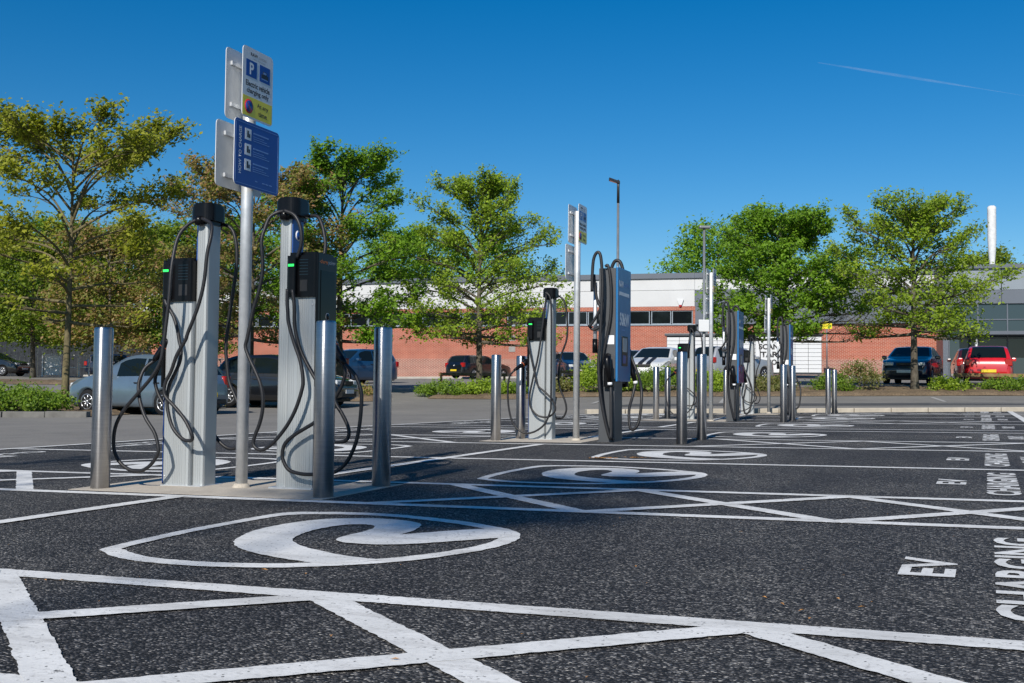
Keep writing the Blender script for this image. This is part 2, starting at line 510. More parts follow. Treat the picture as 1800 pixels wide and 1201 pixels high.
def XC(y): return -4.03 + .021 * y
def XR(y): return 1.0 + .037 * y
LEFT = [(-9.2, -4), (-8.74, 8.5), (-8.3, 15.4), (-7.64, 19.7), (-6.9, 24.15)]
def XL(y):
    for (x0, y0), (x1, y1) in zip(LEFT, LEFT[1:]):
        if y <= y1: return x0 + (x1 - x0) * (y - y0) / (y1 - y0)
    return LEFT[-1][0] + .17 * (y - 24.15)
def sheet(name, poly, mat, dz, kind="structure", parent=None, res=None):
    bm = bmesh.new()
    f = bm.faces.new([bm.verts.new((x, y, 0)) for x, y in poly])
    bmesh.ops.triangulate(bm, faces=[f])
    if res:
        for _ in range(res):
            bmesh.ops.subdivide_edges(bm, edges=[e for e in bm.edges if e.calc_length() > .8], cuts=1)
        bmesh.ops.triangulate(bm, faces=bm.faces[:])
    for v in bm.verts: v.co.z = gz(v.co.x, v.co.y) + dz
    for f in bm.faces:
        f.normal_update()
        if f.normal.z < 0: f.normal_flip()
    me = bpy.data.meshes.new(name); bm.to_mesh(me); bm.free()
    o = link(name, me, mat, parent)
    if kind: o['kind'] = kind
    return o
lot_poly = [(-9.2, -4)] + LEFT[1:] + [(2.1, 28.6), (XR(-4), -4)]
lot = sheet("parking_lot", lot_poly, MAT["fresh_asphalt"], .004)

# ---- painted markings: each one a child of the lot
def mark(name, pts, dz=.008, seg=.02, jit=.0034):
    near = min(math.hypot(x, y) for x, y in pts)
    if near > 9: seg, jit = .12, .003
    if near > 16: seg, jit = .5, 0
    out = []
    n = len(pts)
    for i in range(n):
        a, b = Vector(pts[i] + (0,)), Vector(pts[(i + 1) % n] + (0,))
        k = max(1, int((b - a).length / seg))
        for j in range(k):
            p = a.lerp(b, j / k)
            out.append((p.x + rng.uniform(-jit, jit), p.y + rng.uniform(-jit, jit)))
    return sheet(name, out, MAT["road_paint"], dz, None, lot)
def stripe(name, p, q, wd=.1, dz=.008):
    a, b = Vector(p + (0,)), Vector(q + (0,))
    d = (b - a).normalized(); n_ = Vector((-d.y, d.x, 0)) * wd / 2
    return mark(name, [tuple((a - n_)[:2]), tuple((b - n_)[:2]), tuple((b + n_)[:2]), tuple((a + n_)[:2])], dz)
LINES = [1.75, 2.80, 5.11, 6.30, 8.63, 11.06, 12.72, 15.36, 16.2, 18.72, 20.3, 22.7, 25.05, 26.3]
for y in LINES:
    yr = y + .01 * 4
    right = min(XR(y), 2.0)
    left = XL(y) if y < 24 else -6.2 + (y - 24) * 1.6
    stripe("bay_line", (left, y - .03), (right, yr))
# cross-hatched strips between the bays
def hatch(y0, y1, xs, skip, p=None):
    p = p or y1 - y0
    for x in xs:
        if skip(x, x + p): continue
        stripe("hatch_line", (x, y1), (x + p, y0), .1, .0086)
        stripe("hatch_line", (x, y0), (x + p, y1), .1, .0092)
hatch(1.75, 2.80, [-2.87 + 1.23 * k for k in range(-4, 3)], lambda a, b: b > 1.05 or a < -8.9, 1.23)
hatch(5.11, 6.30, [-2.74 + 1.19 * k for k in range(0, 3)] + [-6.25 - 1.19 * k for k in range(0, 2)], lambda a, b: False)
hatch(11.06, 12.72, [-2.2 + 1.6 * k for k in range(0, 2)] + [-6.5, -8.1], lambda a, b: False)
hatch(18.72, 20.3, [-1.9, -.35, -6.2], lambda a, b: False)
hatch(25.05, 26.3, [-1.6, -.4, .8], lambda a, b: False)
for y0, y1 in ((2.8, 5.11), (6.3, 11.06), (12.72, 15.36), (16.2, 18.72), (20.3, 25.0)):
    stripe("centre_line", (XC(y0), y0), (XC(y1), y1), .1, .0098)
stripe("bay_edge_line", (XR(-4) - .06, -4), (2.03, 28.4), .12, .0104)
for a, b in zip(LEFT, LEFT[1:]):
    stripe("bay_edge_line", (a[0] + .06, a[1]), (b[0] + .06, b[1]), .11, .0104)
# the swirl symbol
OUT = [(-2.93,3.37),(-2.97,3.81),(-2.965,4.19),(-2.94,4.53),(-2.89,4.64),(-2.77,4.69),(-2.55,4.73),(-2.37,4.72),(-2.21,4.68),(-1.93,4.57),(-1.73,4.44),(-1.62,4.35),(-1.55,4.24),(-1.51,4.08),(-1.52,3.87),(-1.59,3.66),(-1.69,3.48),(-1.80,3.36),(-1.95,3.25),(-2.06,3.19),(-2.21,3.15),(-2.39,3.13),(-2.60,3.15),(-2.76,3.21),(-2.87,3.29)]
INN = [(-2.865,3.41),(-2.9,3.81),(-2.895,4.17),(-2.87,4.45),(-2.83,4.54),(-2.74,4.60),(-2.54,4.64),(-2.38,4.635),(-2.23,4.60),(-1.96,4.49),(-1.78,4.38),(-1.68,4.29),(-1.62,4.20),(-1.59,4.06),(-1.60,3.89),(-1.66,3.71),(-1.75,3.55),(-1.85,3.44),(-1.98,3.335),(-2.08,3.28),(-2.22,3.235),(-2.39,3.215),(-2.58,3.23),(-2.72,3.285),(-2.81,3.345)]
SWIRL = [(-2.53,3.63),(-2.61,3.78),(-2.67,3.97),(-2.68,4.17),(-2.65,4.33),(-2.59,4.44),(-2.48,4.51),(-2.36,4.54),(-2.24,4.52),(-2.13,4.46),(-2.07,4.38),(-2.03,4.23),(-2.02,4.08),(-1.94,4.18),(-1.86,4.27),(-1.76,4.36),(-1.66,4.33),(-1.58,4.22),(-1.59,4.13),(-1.73,3.98),(-1.86,3.85),(-1.98,3.79),(-2.12,3.79),(-2.20,3.85),(-2.22,3.98),(-2.215,4.13),(-2.24,4.26),(-2.30,4.32),(-2.37,4.31),(-2.42,4.24),(-2.44,4.08),(-2.41,3.90),(-2.36,3.79),(-2.25,3.67),(-2.06,3.55),(-1.92,3.49),(-1.79,3.46),(-1.83,3.40),(-1.92,3.33),(-2.02,3.33),(-2.19,3.39),(-2.38,3.49)]
def smooth(pts, corners=(), n=4):
    """closed Catmull-Rom curve, broken at the given corner indices"""
    out = []; N = len(pts)
    P = [Vector(p + (0,)) for p in pts]
    for i in range(N):
        p1, p2 = P[i], P[(i + 1) % N]
        p0 = P[i - 1] if i not in corners else p1 * 2 - p2
        p3 = P[(i + 2) % N] if (i + 1) % N not in corners else p2 * 2 - p1
        for k in range(n):
            t = k / n
            q = .5 * ((2 * p1) + (p2 - p0) * t + (2 * p0 - 5 * p1 + 4 * p2 - p3) * t * t + (3 * p1 - p0 - 3 * p2 + p3) * t ** 3)
            out.append((q.x, q.y))
    return out
SWIRL = smooth(SWIRL, (12, 16, 18, 22, 36, 39))
OUT = smooth(OUT, (), 4); INN = smooth(INN, (), 4)
def symbol(dx, dy, flip=False):
    if flip:
        cx, cy = XC(3.93 + dy), 3.93 + dy
        T = lambda p: (2 * cx - (p[0] + dx), 2 * cy - (p[1] + dy))
    else: T = lambda p: (p[0] + dx, p[1] + dy)
    n = len(OUT)
    for k in range(0, n, 20):                       # the outline ring, in pieces that meet end to end
        idx = [(k + j) % n for j in range(0, 21)]
        poly = [T(OUT[i]) for i in idx] + [T(INN[i]) for i in reversed(idx)]
        mark("symbol_outline", poly, .008)
    mark("symbol_swirl", [T(p) for p in SWIRL], .0086)
BAYS = [3.93, 7.47, 9.83, 14.04, 17.5, 21.5, 23.9]
for yc in BAYS:
    dy = yc - 3.93 - (.14 if 5 < yc < 11 else 0); dx = .042 * dy
    symbol(dx, dy); symbol(dx, dy, True)
# lettering in the mouth of each bay
def letter(body, cx, cy, wd, ht, flip=False):
    me = text_mesh(body, 1.0, .03, wd, ht)
    a = -PI / 2 if flip else PI / 2
    for v in me.vertices:
        x, y = v.co.x, v.co.y
        X, Y = cx - y * math.sin(a), cy + x * math.sin(a)
        X += .055 * (Y - cy)
        v.co = (X, Y, gz(X, Y) + .008)
    link("lettering", me, MAT["road_paint"], lot)
for i, yc in enumerate(BAYS + [27.4]):
    x0 = -.15 + .047 * yc
    letter("EV", x0 - .005, yc + .03, .40, .175)
    letter("CHARGING", x0 + .29, yc + .03, 1.68, .185)
    letter("ONLY", x0 + .56, yc + .03, .85, .175)
    if yc < 24:
        xl = XL(yc) + .45
        letter("EV", xl + .55, yc, .40, .175, True); letter("CHARGING", xl + .28, yc, 1.68, .185, True); letter("ONLY", xl, yc, .85, .175, True)

# worn bay marks and a newer patch on the old road
def roadmark(name, pts, mat, dz): return sheet(name, [tuple(V(*p)[:2]) for p in pts], mat, dz, None, bpy.data.objects["ground"], 3)
plain("old_paint", (.36, .35, .33), .85, 0, .2, .25, 14)
plain("patch_asphalt", (.085, .085, .085), .9, 0, .2, .2, 10)
for L, D in ((9.0, 30.4), (12.2, 30.6), (16.6, 31.2), (5.8, 30.3), (2.2, 30.2)):
    roadmark("worn_bay_line", [(L, D), (L + .12, D), (L + .75, D + 2.6), (L + .63, D + 2.6)], MAT["old_paint"], .006)
roadmark("tarmac_patch", [(2.4, 28.1), (30, 28.4), (30, 30.2), (3.4, 29.9)], MAT["patch_asphalt"], .004)
roadmark("worn_lane_line", [(11.2, 28.9), (14.6, 29.05), (14.6, 29.2), (11.2, 29.05)], MAT["old_paint"], .009)

# kerb stones at the far end of the lot
kb = tag(empty("kerb", V(2.2, 25.3)), "pale concrete kerb along the far end of the dark parking bays", "kerb")
km = MB().rbox(-.449, .449, 0, .32, -.12, .105, .018, 2).mesh("kerb_stone"); km.materials.append(MAT["kerb_stone"])
for k in range(12):
    L = 2.2 + .915 * k; p = LAT * L + FWD * kerb_d(L)
    o = link("kerb_stone", km, None, kb)
    o.location = Vector((p.x, p.y, .01255 * L)) - kb.location
    o.rotation_euler = (0, -.0125, YAW + .0997)

# planting strips
def bed(name, pts, h, seed):
    r = random.Random(seed)
    bm = bmesh.new()
    f = bm.faces.new([bm.verts.new(tuple(V(*p)[:2]) + (0,)) for p in pts])
    bmesh.ops.triangulate(bm, faces=[f])
    for _ in range(6):
        es = [e for e in bm.edges if e.calc_length() > .45]
        if not es: break
        bmesh.ops.subdivide_edges(bm, edges=es, cuts=1); bmesh.ops.triangulate(bm, faces=bm.faces[:])
    bnd = {v for e in bm.edges if e.is_boundary for v in e.verts}
    for v in bm.verts:
        v.co.z = gz(v.co.x, v.co.y) + (.015 if v in bnd else h * r.uniform(.5, 1.1))
    for f in bm.faces:
        f.normal_update(); f.smooth = True
        if f.normal.z < 0: f.normal_flip()
    me = bpy.data.meshes.new(name); bm.to_mesh(me); bm.free()
    return tag(link(name, me, MAT["soil"]), kind="structure")
bed("planting_bed", [(-2.7, 34.6), (2, 34.0), (10, 33.9), (20, 34.2), (34, 35.0), (34, 38.4), (20, 37.8), (10, 37.6), (0, 38.2), (-1.6, 39.5)], .12, 1)
bed("planting_bed", [(-14, 33.8), (-8, 33.2), (-4.0, 33.4), (-4.3, 38.2), (-9, 39.5), (-15, 40)], .14, 2)
bed("planting_bed", [(-30, 23.6), (-9.2, 23.6), (-8.9, 27.6), (-9.5, 31.5), (-30, 31.5)], .12, 3)
bed("planting_bed", [(-60, 46), (-17, 45), (-16, 52), (-60, 56)], .12, 4)
kd = tag(empty("kerb", V(-11, 23.4)), "dark kerb stones along the front of the low hedge", "kerb")
km2 = MB().rbox(-.449, .449, -.12, .12, -.1, .13, .02, 2).mesh("kerb_stone"); km2.materials.append(MAT["kerb_dark"])
for k in range(16):
    L = -9.6 - .915 * k; p = V(L, 23.45)
    o = link("kerb_stone", km2, None, kd); o.location = p - kd.location; o.rotation_euler = (0, 0, YAW + .04 * math.sin(k * 2.1))

# ------------------------------------------------------------------ concrete pads under the chargers
def pad(pts, label, h=.006):
    n = len(pts); p0 = Vector((sum(p[0] for p in pts) / n, sum(p[1] for p in pts) / n, 0))
    mb = MB(); vs = [(x, y, gz(x, y) - .05) for x, y in pts] + [(x, y, gz(x, y) + h) for x, y in pts]
    mb.add(vs, [tuple(range(n, 2 * n))] + [(k, (k + 1) % n, (k + 1) % n + n, k + n) for k in range(n)])
    o = mb.build("charger_pad", MAT["pad_concrete"]); tag(o, kind="structure")
pad([(-4.86, 5.25), (-3.07, 5.22), (-3.07, 6.22), (-4.9, 6.25)], "")
pad([(-4.72, 11.5), (-3.5, 11.5), (-3.5, 12.66), (-4.72, 12.68)], "")
pad([(-4.85, 19.6), (-3.2, 19.2), (-3.15, 20.25), (-4.8, 20.5)], "")
pad([(-4.3, 24.2), (-2.9, 24.2), (-2.9, 25.3), (-4.3, 25.3)], "")

# ------------------------------------------------------------------ the store building
SL = .28; SN = math.sqrt(1 + SL * SL)
E_ = (LAT - FWD * SL) / SN                     # along the facade, to the right
BR = math.atan2(E_.y, E_.x)
B0 = FWD * 68.0
GB = 1.0                                       # bottom of the walls (ground there is 1.1 to 1.3)
bld = empty("store_building", (B0.x, B0.y, 0), BR, "long red brick store with white upper panels and a window band", "building")
def bx(name, mat, x0, x1, y0, y1, z0, z1, parent=None):
    return MB().box(x0, x1, y0, y1, z0, z1).build(name, MAT[mat], parent or bld)
U0, U1, U2 = -27.0, 11.35, 25.4
bx("plinth", "plinth_brick", U0, U2, -.03, 20, GB - .6, 2.41)
bx("brick_wall", "red_brick", U0, U2, 0, 20, 2.41, 4.46)
bx("soldier_course", "red_brick", U0, U1 + .15, -.02, 20, 5.36, 5.60)
bx("upper_wall", "coping_grey", U0 + .05, U2, .12, 20, 5.60, 7.30)
bx("inner_wall", "print_black", U0 + .1, U2, .35, 20, 4.46, 5.36)
bx("window_sill", "window_frame_grey", U0, U1 + .2, -.06, .2, 4.46, 4.53)
k = U0; i = 0
while k < U2 - .1:
    e = min(k + 4.8, U2)
    for z0, z1 in ((5.61, 6.585), (6.605, 7.30)):
        if k < 11 or z0 > 6:
            bx("cladding_panel", "white_cladding", k + .006, e - .006, 0.0, .12, z0, z1)
    bx("coping", "coping_grey", k + .004, e - .004, -.12, 20, 7.305, 7.62 + .002 * (i % 2))
    k = e; i += 1
# window bands: frame with panes, brick piers between
def window(x0, x1, z0, z1, parent, y=.06):
    f = MB()
    t = .05
    f.box(x0, x1, y - .03, y + .05, z0, z0 + t).box(x0, x1, y - .03, y + .05, z1 - t, z1)
    f.box(x0, x0 + t, y - .03, y + .05, z0 + t, z1 - t).box(x1 - t, x1, y - .03, y + .05, z0 + t, z1 - t)
    o = f.build("window", MAT["window_frame_grey"], parent)
    MB().box(x0 + t, x1 - t, y + .01, y + .03, z0 + t, z1 - t).build("pane", MAT["window_glass"], o)
for a, b in ((-26, -19.6), (-19.2, -12.8), (-12.4, -.8), (-.35, 11.3)):
    n = int(round((b - a) / 1.27)); s = (b - a) / n
    for j in range(n):
        g_ = .07 if j % 2 else .03
        window(a + j * s + g_, a + (j + 1) * s - .02, 4.53, 5.36, bld)
    bx("pier", "red_brick", b, b + .42, .0, .3, 4.53, 5.36)
# right hand part: slate grey band under the white panels, flat dark panel as recess shade, downpipe
k = 11.45
while k < U2 - .2:
    e = min(k + 1.55, U2 - .02)
    bx("band_panel", "slate_cladding", k + .006, e - .006, -.2, .1, 4.50, 6.58)
    k = e
bx("recess_shade_panel", "coping_grey", 11.42, 12.2, -.012, .02, 2.5, 4.48)  # wall is flat here; the dark colour stands in for a recess's shadow
MB().tube([(12.35, -.09, 1.2), (12.35, -.09, 7.3)], .055, 8).build("downpipe", MAT["lamp_black"], bld)
for (u, z) in ((-.2, 3.55), (-.2, 2.85), (14.6, 3.4)):
    bx("air_brick", "concrete_grey", u, u + .42, -.02, .05, z, z + .34)
# alarm box on the white panel: tapered shield
al = MB(); al.prism([(-.16, 0), (.16, 0), (.16, .1), (-.16, .1)], 0, .01)
al = MB()
al.add([(-.2,-.12,.46),(.2,-.12,.46),(.09,-.12,.14),(-.09,-.12,.14),(-.2,0,.46),(.2,0,.46),(.09,0,.14),(-.09,0,.14)], [(0,3,2,1),(0,1,5,4),(1,2,6,5),(2,3,7,6),(3,0,4,7)])
ao = al.build("alarm_box", MAT["locker_white"], bld, (10.55, -.001, 5.55))
a2 = MB(); a2.add([(-.09,-.12,.14),(.09,-.12,.14),(.06,-.12,.02),(-.06,-.12,.02),(-.09,0,.14),(.09,0,.14),(.06,0,.02),(-.06,0,.02)], [(0,3,2,1),(0,1,5,4),(1,2,6,5),(2,3,7,6),(3,0,4,7)])
a2.build("alarm_light", MAT["tail_red"], ao)
# pavement along the wall
pv = MB(); pts = []
for u in range(-30, 62, 2):
    q = B0 + E_ * u
    for off, dz in ((0.0, .12), (1.9, .12), (1.95, .0)):
        nrm = Vector((E_.y, -E_.x, 0)); r_ = q + nrm * off
        pts.append((r_.x, r_.y, gz(r_.x, r_.y) + dz))
fs = []
n = len(pts) // 3
for a in range(n - 1):
    for b in range(2): fs.append((a*3+b, a*3+b+1, (a+1)*3+b+1, (a+1)*3+b))
pv.add(pts, fs); tag(pv.build("pavement", MAT["paving"]), kind="structure")

# the glazed entrance block
ent = empty("entrance_building", (B0.x, B0.y, 0), BR, "glazed shop entrance block with grey panels beside the brick store", "building")
X0, X1, YF = 25.0, 47.0, -3.3
bx("side_wall", "slate_cladding", X0, X0 + .3, YF, 18, .6, 7.2, ent)
bx("roof", "coping_grey", X0 - .1, X1, YF - .15, 18, 7.2, 7.42, ent)
bx("back_wall", "coping_grey", X0 + .3, X1, YF + 5, 17, .6, 7.19, ent)
k = X0 + .02; j = 0
while k < X1 - .5:
    e = k + 2.9
    bx("cladding_panel", "pale_slate_cladding", k + .02, e - .02, YF, YF + .12, 6.06, 7.18, ent)
    bx("fascia_panel", "slate_cladding", k + .01, e - .01, YF - .05, YF + .12, 5.32, 6.04, ent)
    k = e
k = X0 + .3; j = 0
while k < X1 - .6:
    e = k + 1.45
    for z0, z1 in ((.9, 3.45), (3.5, 4.45), (4.5, 5.3)):
        o = MB().box(k + .03, e - .03, YF + .06, YF + .1, z0, z1).build("pane", MAT["entrance_glass"], ent)
    bx("mullion", "coping_grey", k - .03, k + .03, YF, YF + .14, .7, 5.32, ent)
    k = e; j += 1
for z in (3.45, 4.45): bx("transom", "coping_grey", X0 + .3, k, YF + .01, YF + .13, z, z + .05, ent)
MB().tube([(X0 + 1.5, YF - 1.2, .8), (X0 + 1.5, YF - 1.2, 3.6)], .075, 12).build("column", MAT["galvanised_steel"], ent)
bx("porch_roof", "coping_grey", X0 + .8, X0 + 9, YF - 1.6, YF - .06, 3.6, 3.78, ent)
# flue on the roof
fl = MB().lathe([(.15, 7.3), (.15, 9.2), (.25, 10.4), (.29, 11.2), (.29, 13.3), (.29, 13.5), (.2, 13.6)], 20)
fo = fl.build("flue", MAT["flue_metal"]); q = LAT * 33.4 + FWD * 75; fo.location = (q.x, q.y, 0)
tag(fo, "tall white metal flue rising above the flat roof at the right", "chimney")

# ------------------------------------------------------------------ parcel locker in front of the brick wall
p = V(12.6, 59.0)
lk = empty("parcel_locker", p, BR, "long white parcel locker bank with lettered panel before brick wall", "parcel locker")
zt = 2.42; hw = 4.15
MB().box(-hw, hw, .08, .75, .22, zt - .12).build("cabinet", MAT["locker_grey"], lk)
MB().rbox(-hw - .1, hw + .1, -.12, .85, zt - .1, zt + .04, .03).build("canopy", MAT["locker_grey"], lk)
for x in (-hw + .15, -1.5, 1.4, hw - .15): MB().box(x - .05, x + .05, .15, .65, -.2, .215).build("foot", MAT["locker_grey"], lk)
cols = [-hw + .02 + .69 * i for i in range(12)]
dm = MB().rbox(.008, .682, 0, .075, .006, .208, .008, 1).mesh("locker_door"); dm.materials.append(MAT["locker_white"])
for i, x in enumerate(cols):
    if i in (7, 8): continue
    for j in range(9):
        link("locker_door", dm, None, lk, (x, 0, .32 + .216 * j))
pn = MB().rbox(cols[7] + .005, cols[9] - .005, -.005, .075, .32, .32 + 9 * .216, .01).build("front_panel", MAT["locker_white"], lk)
for j, tx in enumerate(("SCAN", "TAP", "& GO")):
    me = text_mesh(tx, 1.0, .045, 1.05 if j == 0 else (.85), .31)
    me.transform(Matrix.Rotation(PI / 2, 4, 'X'))
    link("lettering", me, MAT["print_black"], pn, ((cols[7] + cols[9]) / 2, -.009, 1.72 - .42 * j))
yp = MB().lathe([(.07, 0), (.07, .85), (.05, .9)], 12).build("marker_post", MAT["yellow_paint"]); yp.location = V(13.45, 57.6)
tag(yp, "short yellow post standing in front of the white parcel locker", "post")

# ------------------------------------------------------------------ left boundary fence
fn = empty("timber_fence", V(-40, 75), YAW, "tall dark boarded fence below the trees at the far left", "fence")
fb = MB()
for i in range(210):
    x = -16 + i * .155
    z = gz_ld(-40 + x, 75) - gz_ld(-40, 75)
    d = .012 * (i % 2)
    fb.box(x, x + .148, d, d + .02, z - .1, z + 2.35 + .03 * math.sin(i * 1.7))
o = fb.build("boards", MAT["fence_dark"], fn); o['kind'] = 'stuff'
for i in range(12): MB().box(-16 + i * 2.9, -15.9 + i * 2.9, .04, .14, -.3, 2.5).build("post", MAT["fence_dark"], fn)
# ------------------------------------------------------------------ vegetation
def quads_mesh(name, co, n):
    me = bpy.data.meshes.new(name)
    me.vertices.add(n * 4); me.vertices.foreach_set("co", co.astype('f').reshape(-1))
    me.loops.add(n * 4); me.loops.foreach_set("vertex_index", np.arange(n * 4, dtype='i'))
    me.polygons.add(n); me.polygons.foreach_set("loop_start", np.arange(0, n * 4, 4, dtype='i'))
    me.update(calc_edges=True); me.validate()
    return me
def leaf_mesh(name, centers, rad, per, size, seed, flat=.5, upb=.8):
    rs = np.random.RandomState(seed)
    c = np.repeat(np.asarray(centers, float), per, axis=0)
    r = np.repeat(np.asarray(rad, float), per)[:, None]
    N = len(c)
    off = rs.normal(0, .5, (N, 3)); off[:, 2] *= flat
    p = c + off * r
    nrm = rs.normal(0, 1, (N, 3)); nrm[:, 2] = np.abs(nrm[:, 2]) + upb * .7; nrm[:, 1] -= .75      # leaves turn to the light
    nrm /= np.linalg.norm(nrm, axis=1)[:, None]
    t = rs.normal(0, 1, (N, 3)); t -= nrm * (t * nrm).sum(1)[:, None]; t /= np.linalg.norm(t, axis=1)[:, None]
    b = np.cross(nrm, t)
    l = (size * rs.uniform(.45, 1.4, N))[:, None]
    droop = nrm * l * .12
    co = np.stack([p - t * l * .5 - droop, p + b * l * .3, p + t * l * .5 - droop, p - b * l * .3], axis=1)
    return quads_mesh(name, co, N)
def interp(prof, h):
    for (a, ra), (b, rb) in zip(prof, prof[1:]):
        if h <= b: return ra + (rb - ra) * (h - a) / (b - a)
    return prof[-1][1]
def tree(label, base, height, cb, prof, trunk_r, leafmat, leaf=.12, nmain=22, nsub=7, per=34, clump=.42, seed=1, group=None, bark="bark", name="tree", up=.45, flat=.45, bare=.35, fill=0, cat="tree", spread=1.15, leafmin=0.0, twigs=0, twl=.5, trim=None):
    r = random.Random(seed)
    t = empty(name, base, 0, label, cat, group)
    mb = MB(); cl = []; cr = []
    bend = [r.uniform(-.05, .05) for _ in range(4)]
    def tp(z):
        s = z / height
        return Vector((bend[0] * math.sin(3 * s) * height * .3 + bend[1] * s * s * height * .3, bend[2] * math.sin(2.5 * s) * height * .3, z))
    zs = [height * .95 * k / 10 for k in range(11)]
    rad = [trunk_r * (1.25 if k == 0 else 1) * (1 - .88 * (z / height)) for k, z in enumerate(zs)]
    mb.tube([tp(z) - Vector((0, 0, .12 if z == 0 else 0)) for z in zs], rad, 12)
    brm = MB()
    def twig(q, az_, lift):
        a3 = az_ + r.uniform(-.9, .9)
        ln = twl * r.uniform(.55, 1.25)
        d3 = Vector((math.cos(a3), math.sin(a3), lift + r.uniform(-.35, .9))).normalized()
        e3 = q + d3 * ln + Vector((0, 0, ln * .12))
        brm.tube([q, q.lerp(e3, .5) + Vector((0, 0, -.02)), e3], [.007, .005, .002], 3, False)
        for f_ in (.25, .5, .72, .92):
            cl.append(tuple(q.lerp(e3, f_))); cr.append(clump * .30 * r.uniform(.7, 1.2) * (1.15 - .4 * f_))
    for i in range(nmain):
        s = (i + r.uniform(0, .8)) / nmain
        h = cb + (height * .93 - cb) * s ** spread
        az = i * 2.399 + r.uniform(-.5, .5)
        hh = h + (height - h) * .08
        R = interp(prof, min(1, (hh) / height)) * r.uniform(.72, 1.08)
        rz = R * (up * (-.1 + 1.3 * s) + .5 * s * s) * r.uniform(.5, 1.2)
        ez = min(h + rz, height * r.uniform(.93, 1.0))
        p0 = tp(h); d = Vector((math.cos(az), math.sin(az), 0))
        p3 = Vector((p0.x, p0.y, 0)) + d * R + Vector((0, 0, ez))
        p1 = p0 + d * R * .35 + Vector((0, 0, (ez - h) * .55)); p2 = p0 + d * R * .7 + Vector((r.uniform(-.1, .1) * R, r.uniform(-.1, .1) * R, (ez - h) * .85))
        path = spline([p0, p1, p2, p3], 4)
        r0 = trunk_r * .42 * (1 - .6 * s) + .008
        brm.tube(path, [r0 * (1 - .82 * k / (len(path) - 1)) for k in range(len(path))], 6, False)
        for j in range(nsub):
            u = bare + (1 - bare) * (j + r.uniform(0, 1)) / nsub
            q = path[min(len(path) - 1, int(u * (len(path) - 1)))]
            a2 = az + r.choice((-1, 1)) * r.uniform(.4, 1.3)
            ln = R * r.uniform(.22, .42) * (1.15 - .5 * u)
            e = q + Vector((math.cos(a2), math.sin(a2), r.uniform(-.12, .5))) * ln
            mid = q.lerp(e, .5) + Vector((0, 0, ln * r.uniform(-.05, .12)))
            brm.tube([q, mid, e], [r0 * .34, r0 * .22, .004], 4, False)
            for w_ in (e, mid if j % 2 else q.lerp(e, .8)):
                if w_.z < leafmin * r.uniform(.8, 1.3): continue
                if twigs:
                    for _ in range(twigs): twig(w_, a2 if r.random() < .6 else az, .25 + .5 * s)
                    continue
                cl.append(tuple(w_ + Vector((r.uniform(-.15, .15), r.uniform(-.15, .15), r.uniform(-.05, .12))))); cr.append(clump * r.uniform(.65, 1.25))
        if twigs:
            for _ in range(twigs + 1): twig(p3, az, .5 + .5 * s)
        else: cl.append(tuple(p3)); cr.append(clump)
    for _ in range(fill):
        rm = max(q_[1] for q_ in prof)
        while True:
            z = r.uniform(cb * .95, height * .97)
            if r.random() < (interp(prof, z / height) / rm) ** 2: break
        R = interp(prof, z / height) * math.sqrt(r.uniform(.1, 1.1)); a = r.uniform(0, 2 * PI)
        q = tp(z)
        if twigs: twig(Vector((q.x + R * math.cos(a), q.y + R * math.sin(a), z)), a, .2 + .6 * z / height)
        else: cl.append((q.x + R * math.cos(a), q.y + R * math.sin(a), z)); cr.append(clump * r.uniform(.8, 1.5))
    if trim:                                             # low growth pruned away on one side
        keep = [k for k, c_ in enumerate(cl) if not ((c_[0] * LAT.x + c_[1] * LAT.y) * trim[0] > trim[1] and c_[2] < trim[2])]
        cl = [cl[k] for k in keep]; cr = [cr[k] for k in keep]
    mb.build("trunk", MAT[bark], t)
    brm.build("branches", MAT[bark], t)
    link("crown", leaf_mesh("crown", cl, cr, per, leaf, seed, flat), MAT[leafmat], t)
    return t
V3 = lambda L, D: V(L, D, .02)
GT = "street trees of the car park"
# olive tree with bare limbs at the left
tree("sparse olive green tree with bare mossy limbs at the far left", V3(-11.15, 27.0), 7.1, 2.2, [(0, .2), (.3, 2.1), (.45, 2.4), (.65, 2.4), (.85, 2.0), (1, 1.0)], .10, "leaf_olive", .12, 32, 8, 4, .66, 11, GT, "bark_mossy", up=1.0, bare=.4, flat=.9, spread=1.0, leafmin=3.7, twigs=3, twl=.5)
tree("bronze leaved cherry tree behind the nearest chargers", V3(-8.6, 35.5), 7.3, 1.9, [(0, .3), (.3, 2.6), (.5, 3.1), (.75, 2.6), (.92, 1.7), (1, .8)], .13, "leaf_bronze", .12, 30, 8, 4, .68, 12, GT, up=.85, flat=.8, fill=160, twigs=3, twl=.55)
tree("broad green tree right of the nearest chargers", V3(-5.9, 37.0), 8.1, 1.8, [(0, .3), (.25, 2.3), (.42, 2.8), (.6, 2.4), (.8, 1.5), (1, .3)], .14, "leaf_green", .125, 34, 8, 4, .68, 13, GT, up=.8, flat=.9, fill=170, twigs=3, twl=.55)
tree("spreading light green tree before the window band of the brick store", V3(-1.12, 38.2), 7.55, 1.75, [(0, .3), (.2, 2.7), (.36, 3.1), (.52, 2.65), (.7, 1.8), (.86, 1.0), (1, .2)], .125, "leaf_spring", .11, 46, 8, 3, .66, 14, GT, up=.85, flat=.9, bare=.15, spread=1.25, fill=130, twigs=3, twl=.5)
tree("dense green tree in front of the parcel locker", V3(10.0, 40.0), 6.2, 1.6, [(0, .3), (.22, 2.2), (.40, 2.75), (.6, 2.6), (.8, 1.8), (1, .5)], .13, "leaf_green", .125, 38, 8, 5, .68, 15, GT, trim=(1, .75, 2.75), up=.7, flat=.9, bare=.12, fill=320, spread=1.15, twigs=3, twl=.55)
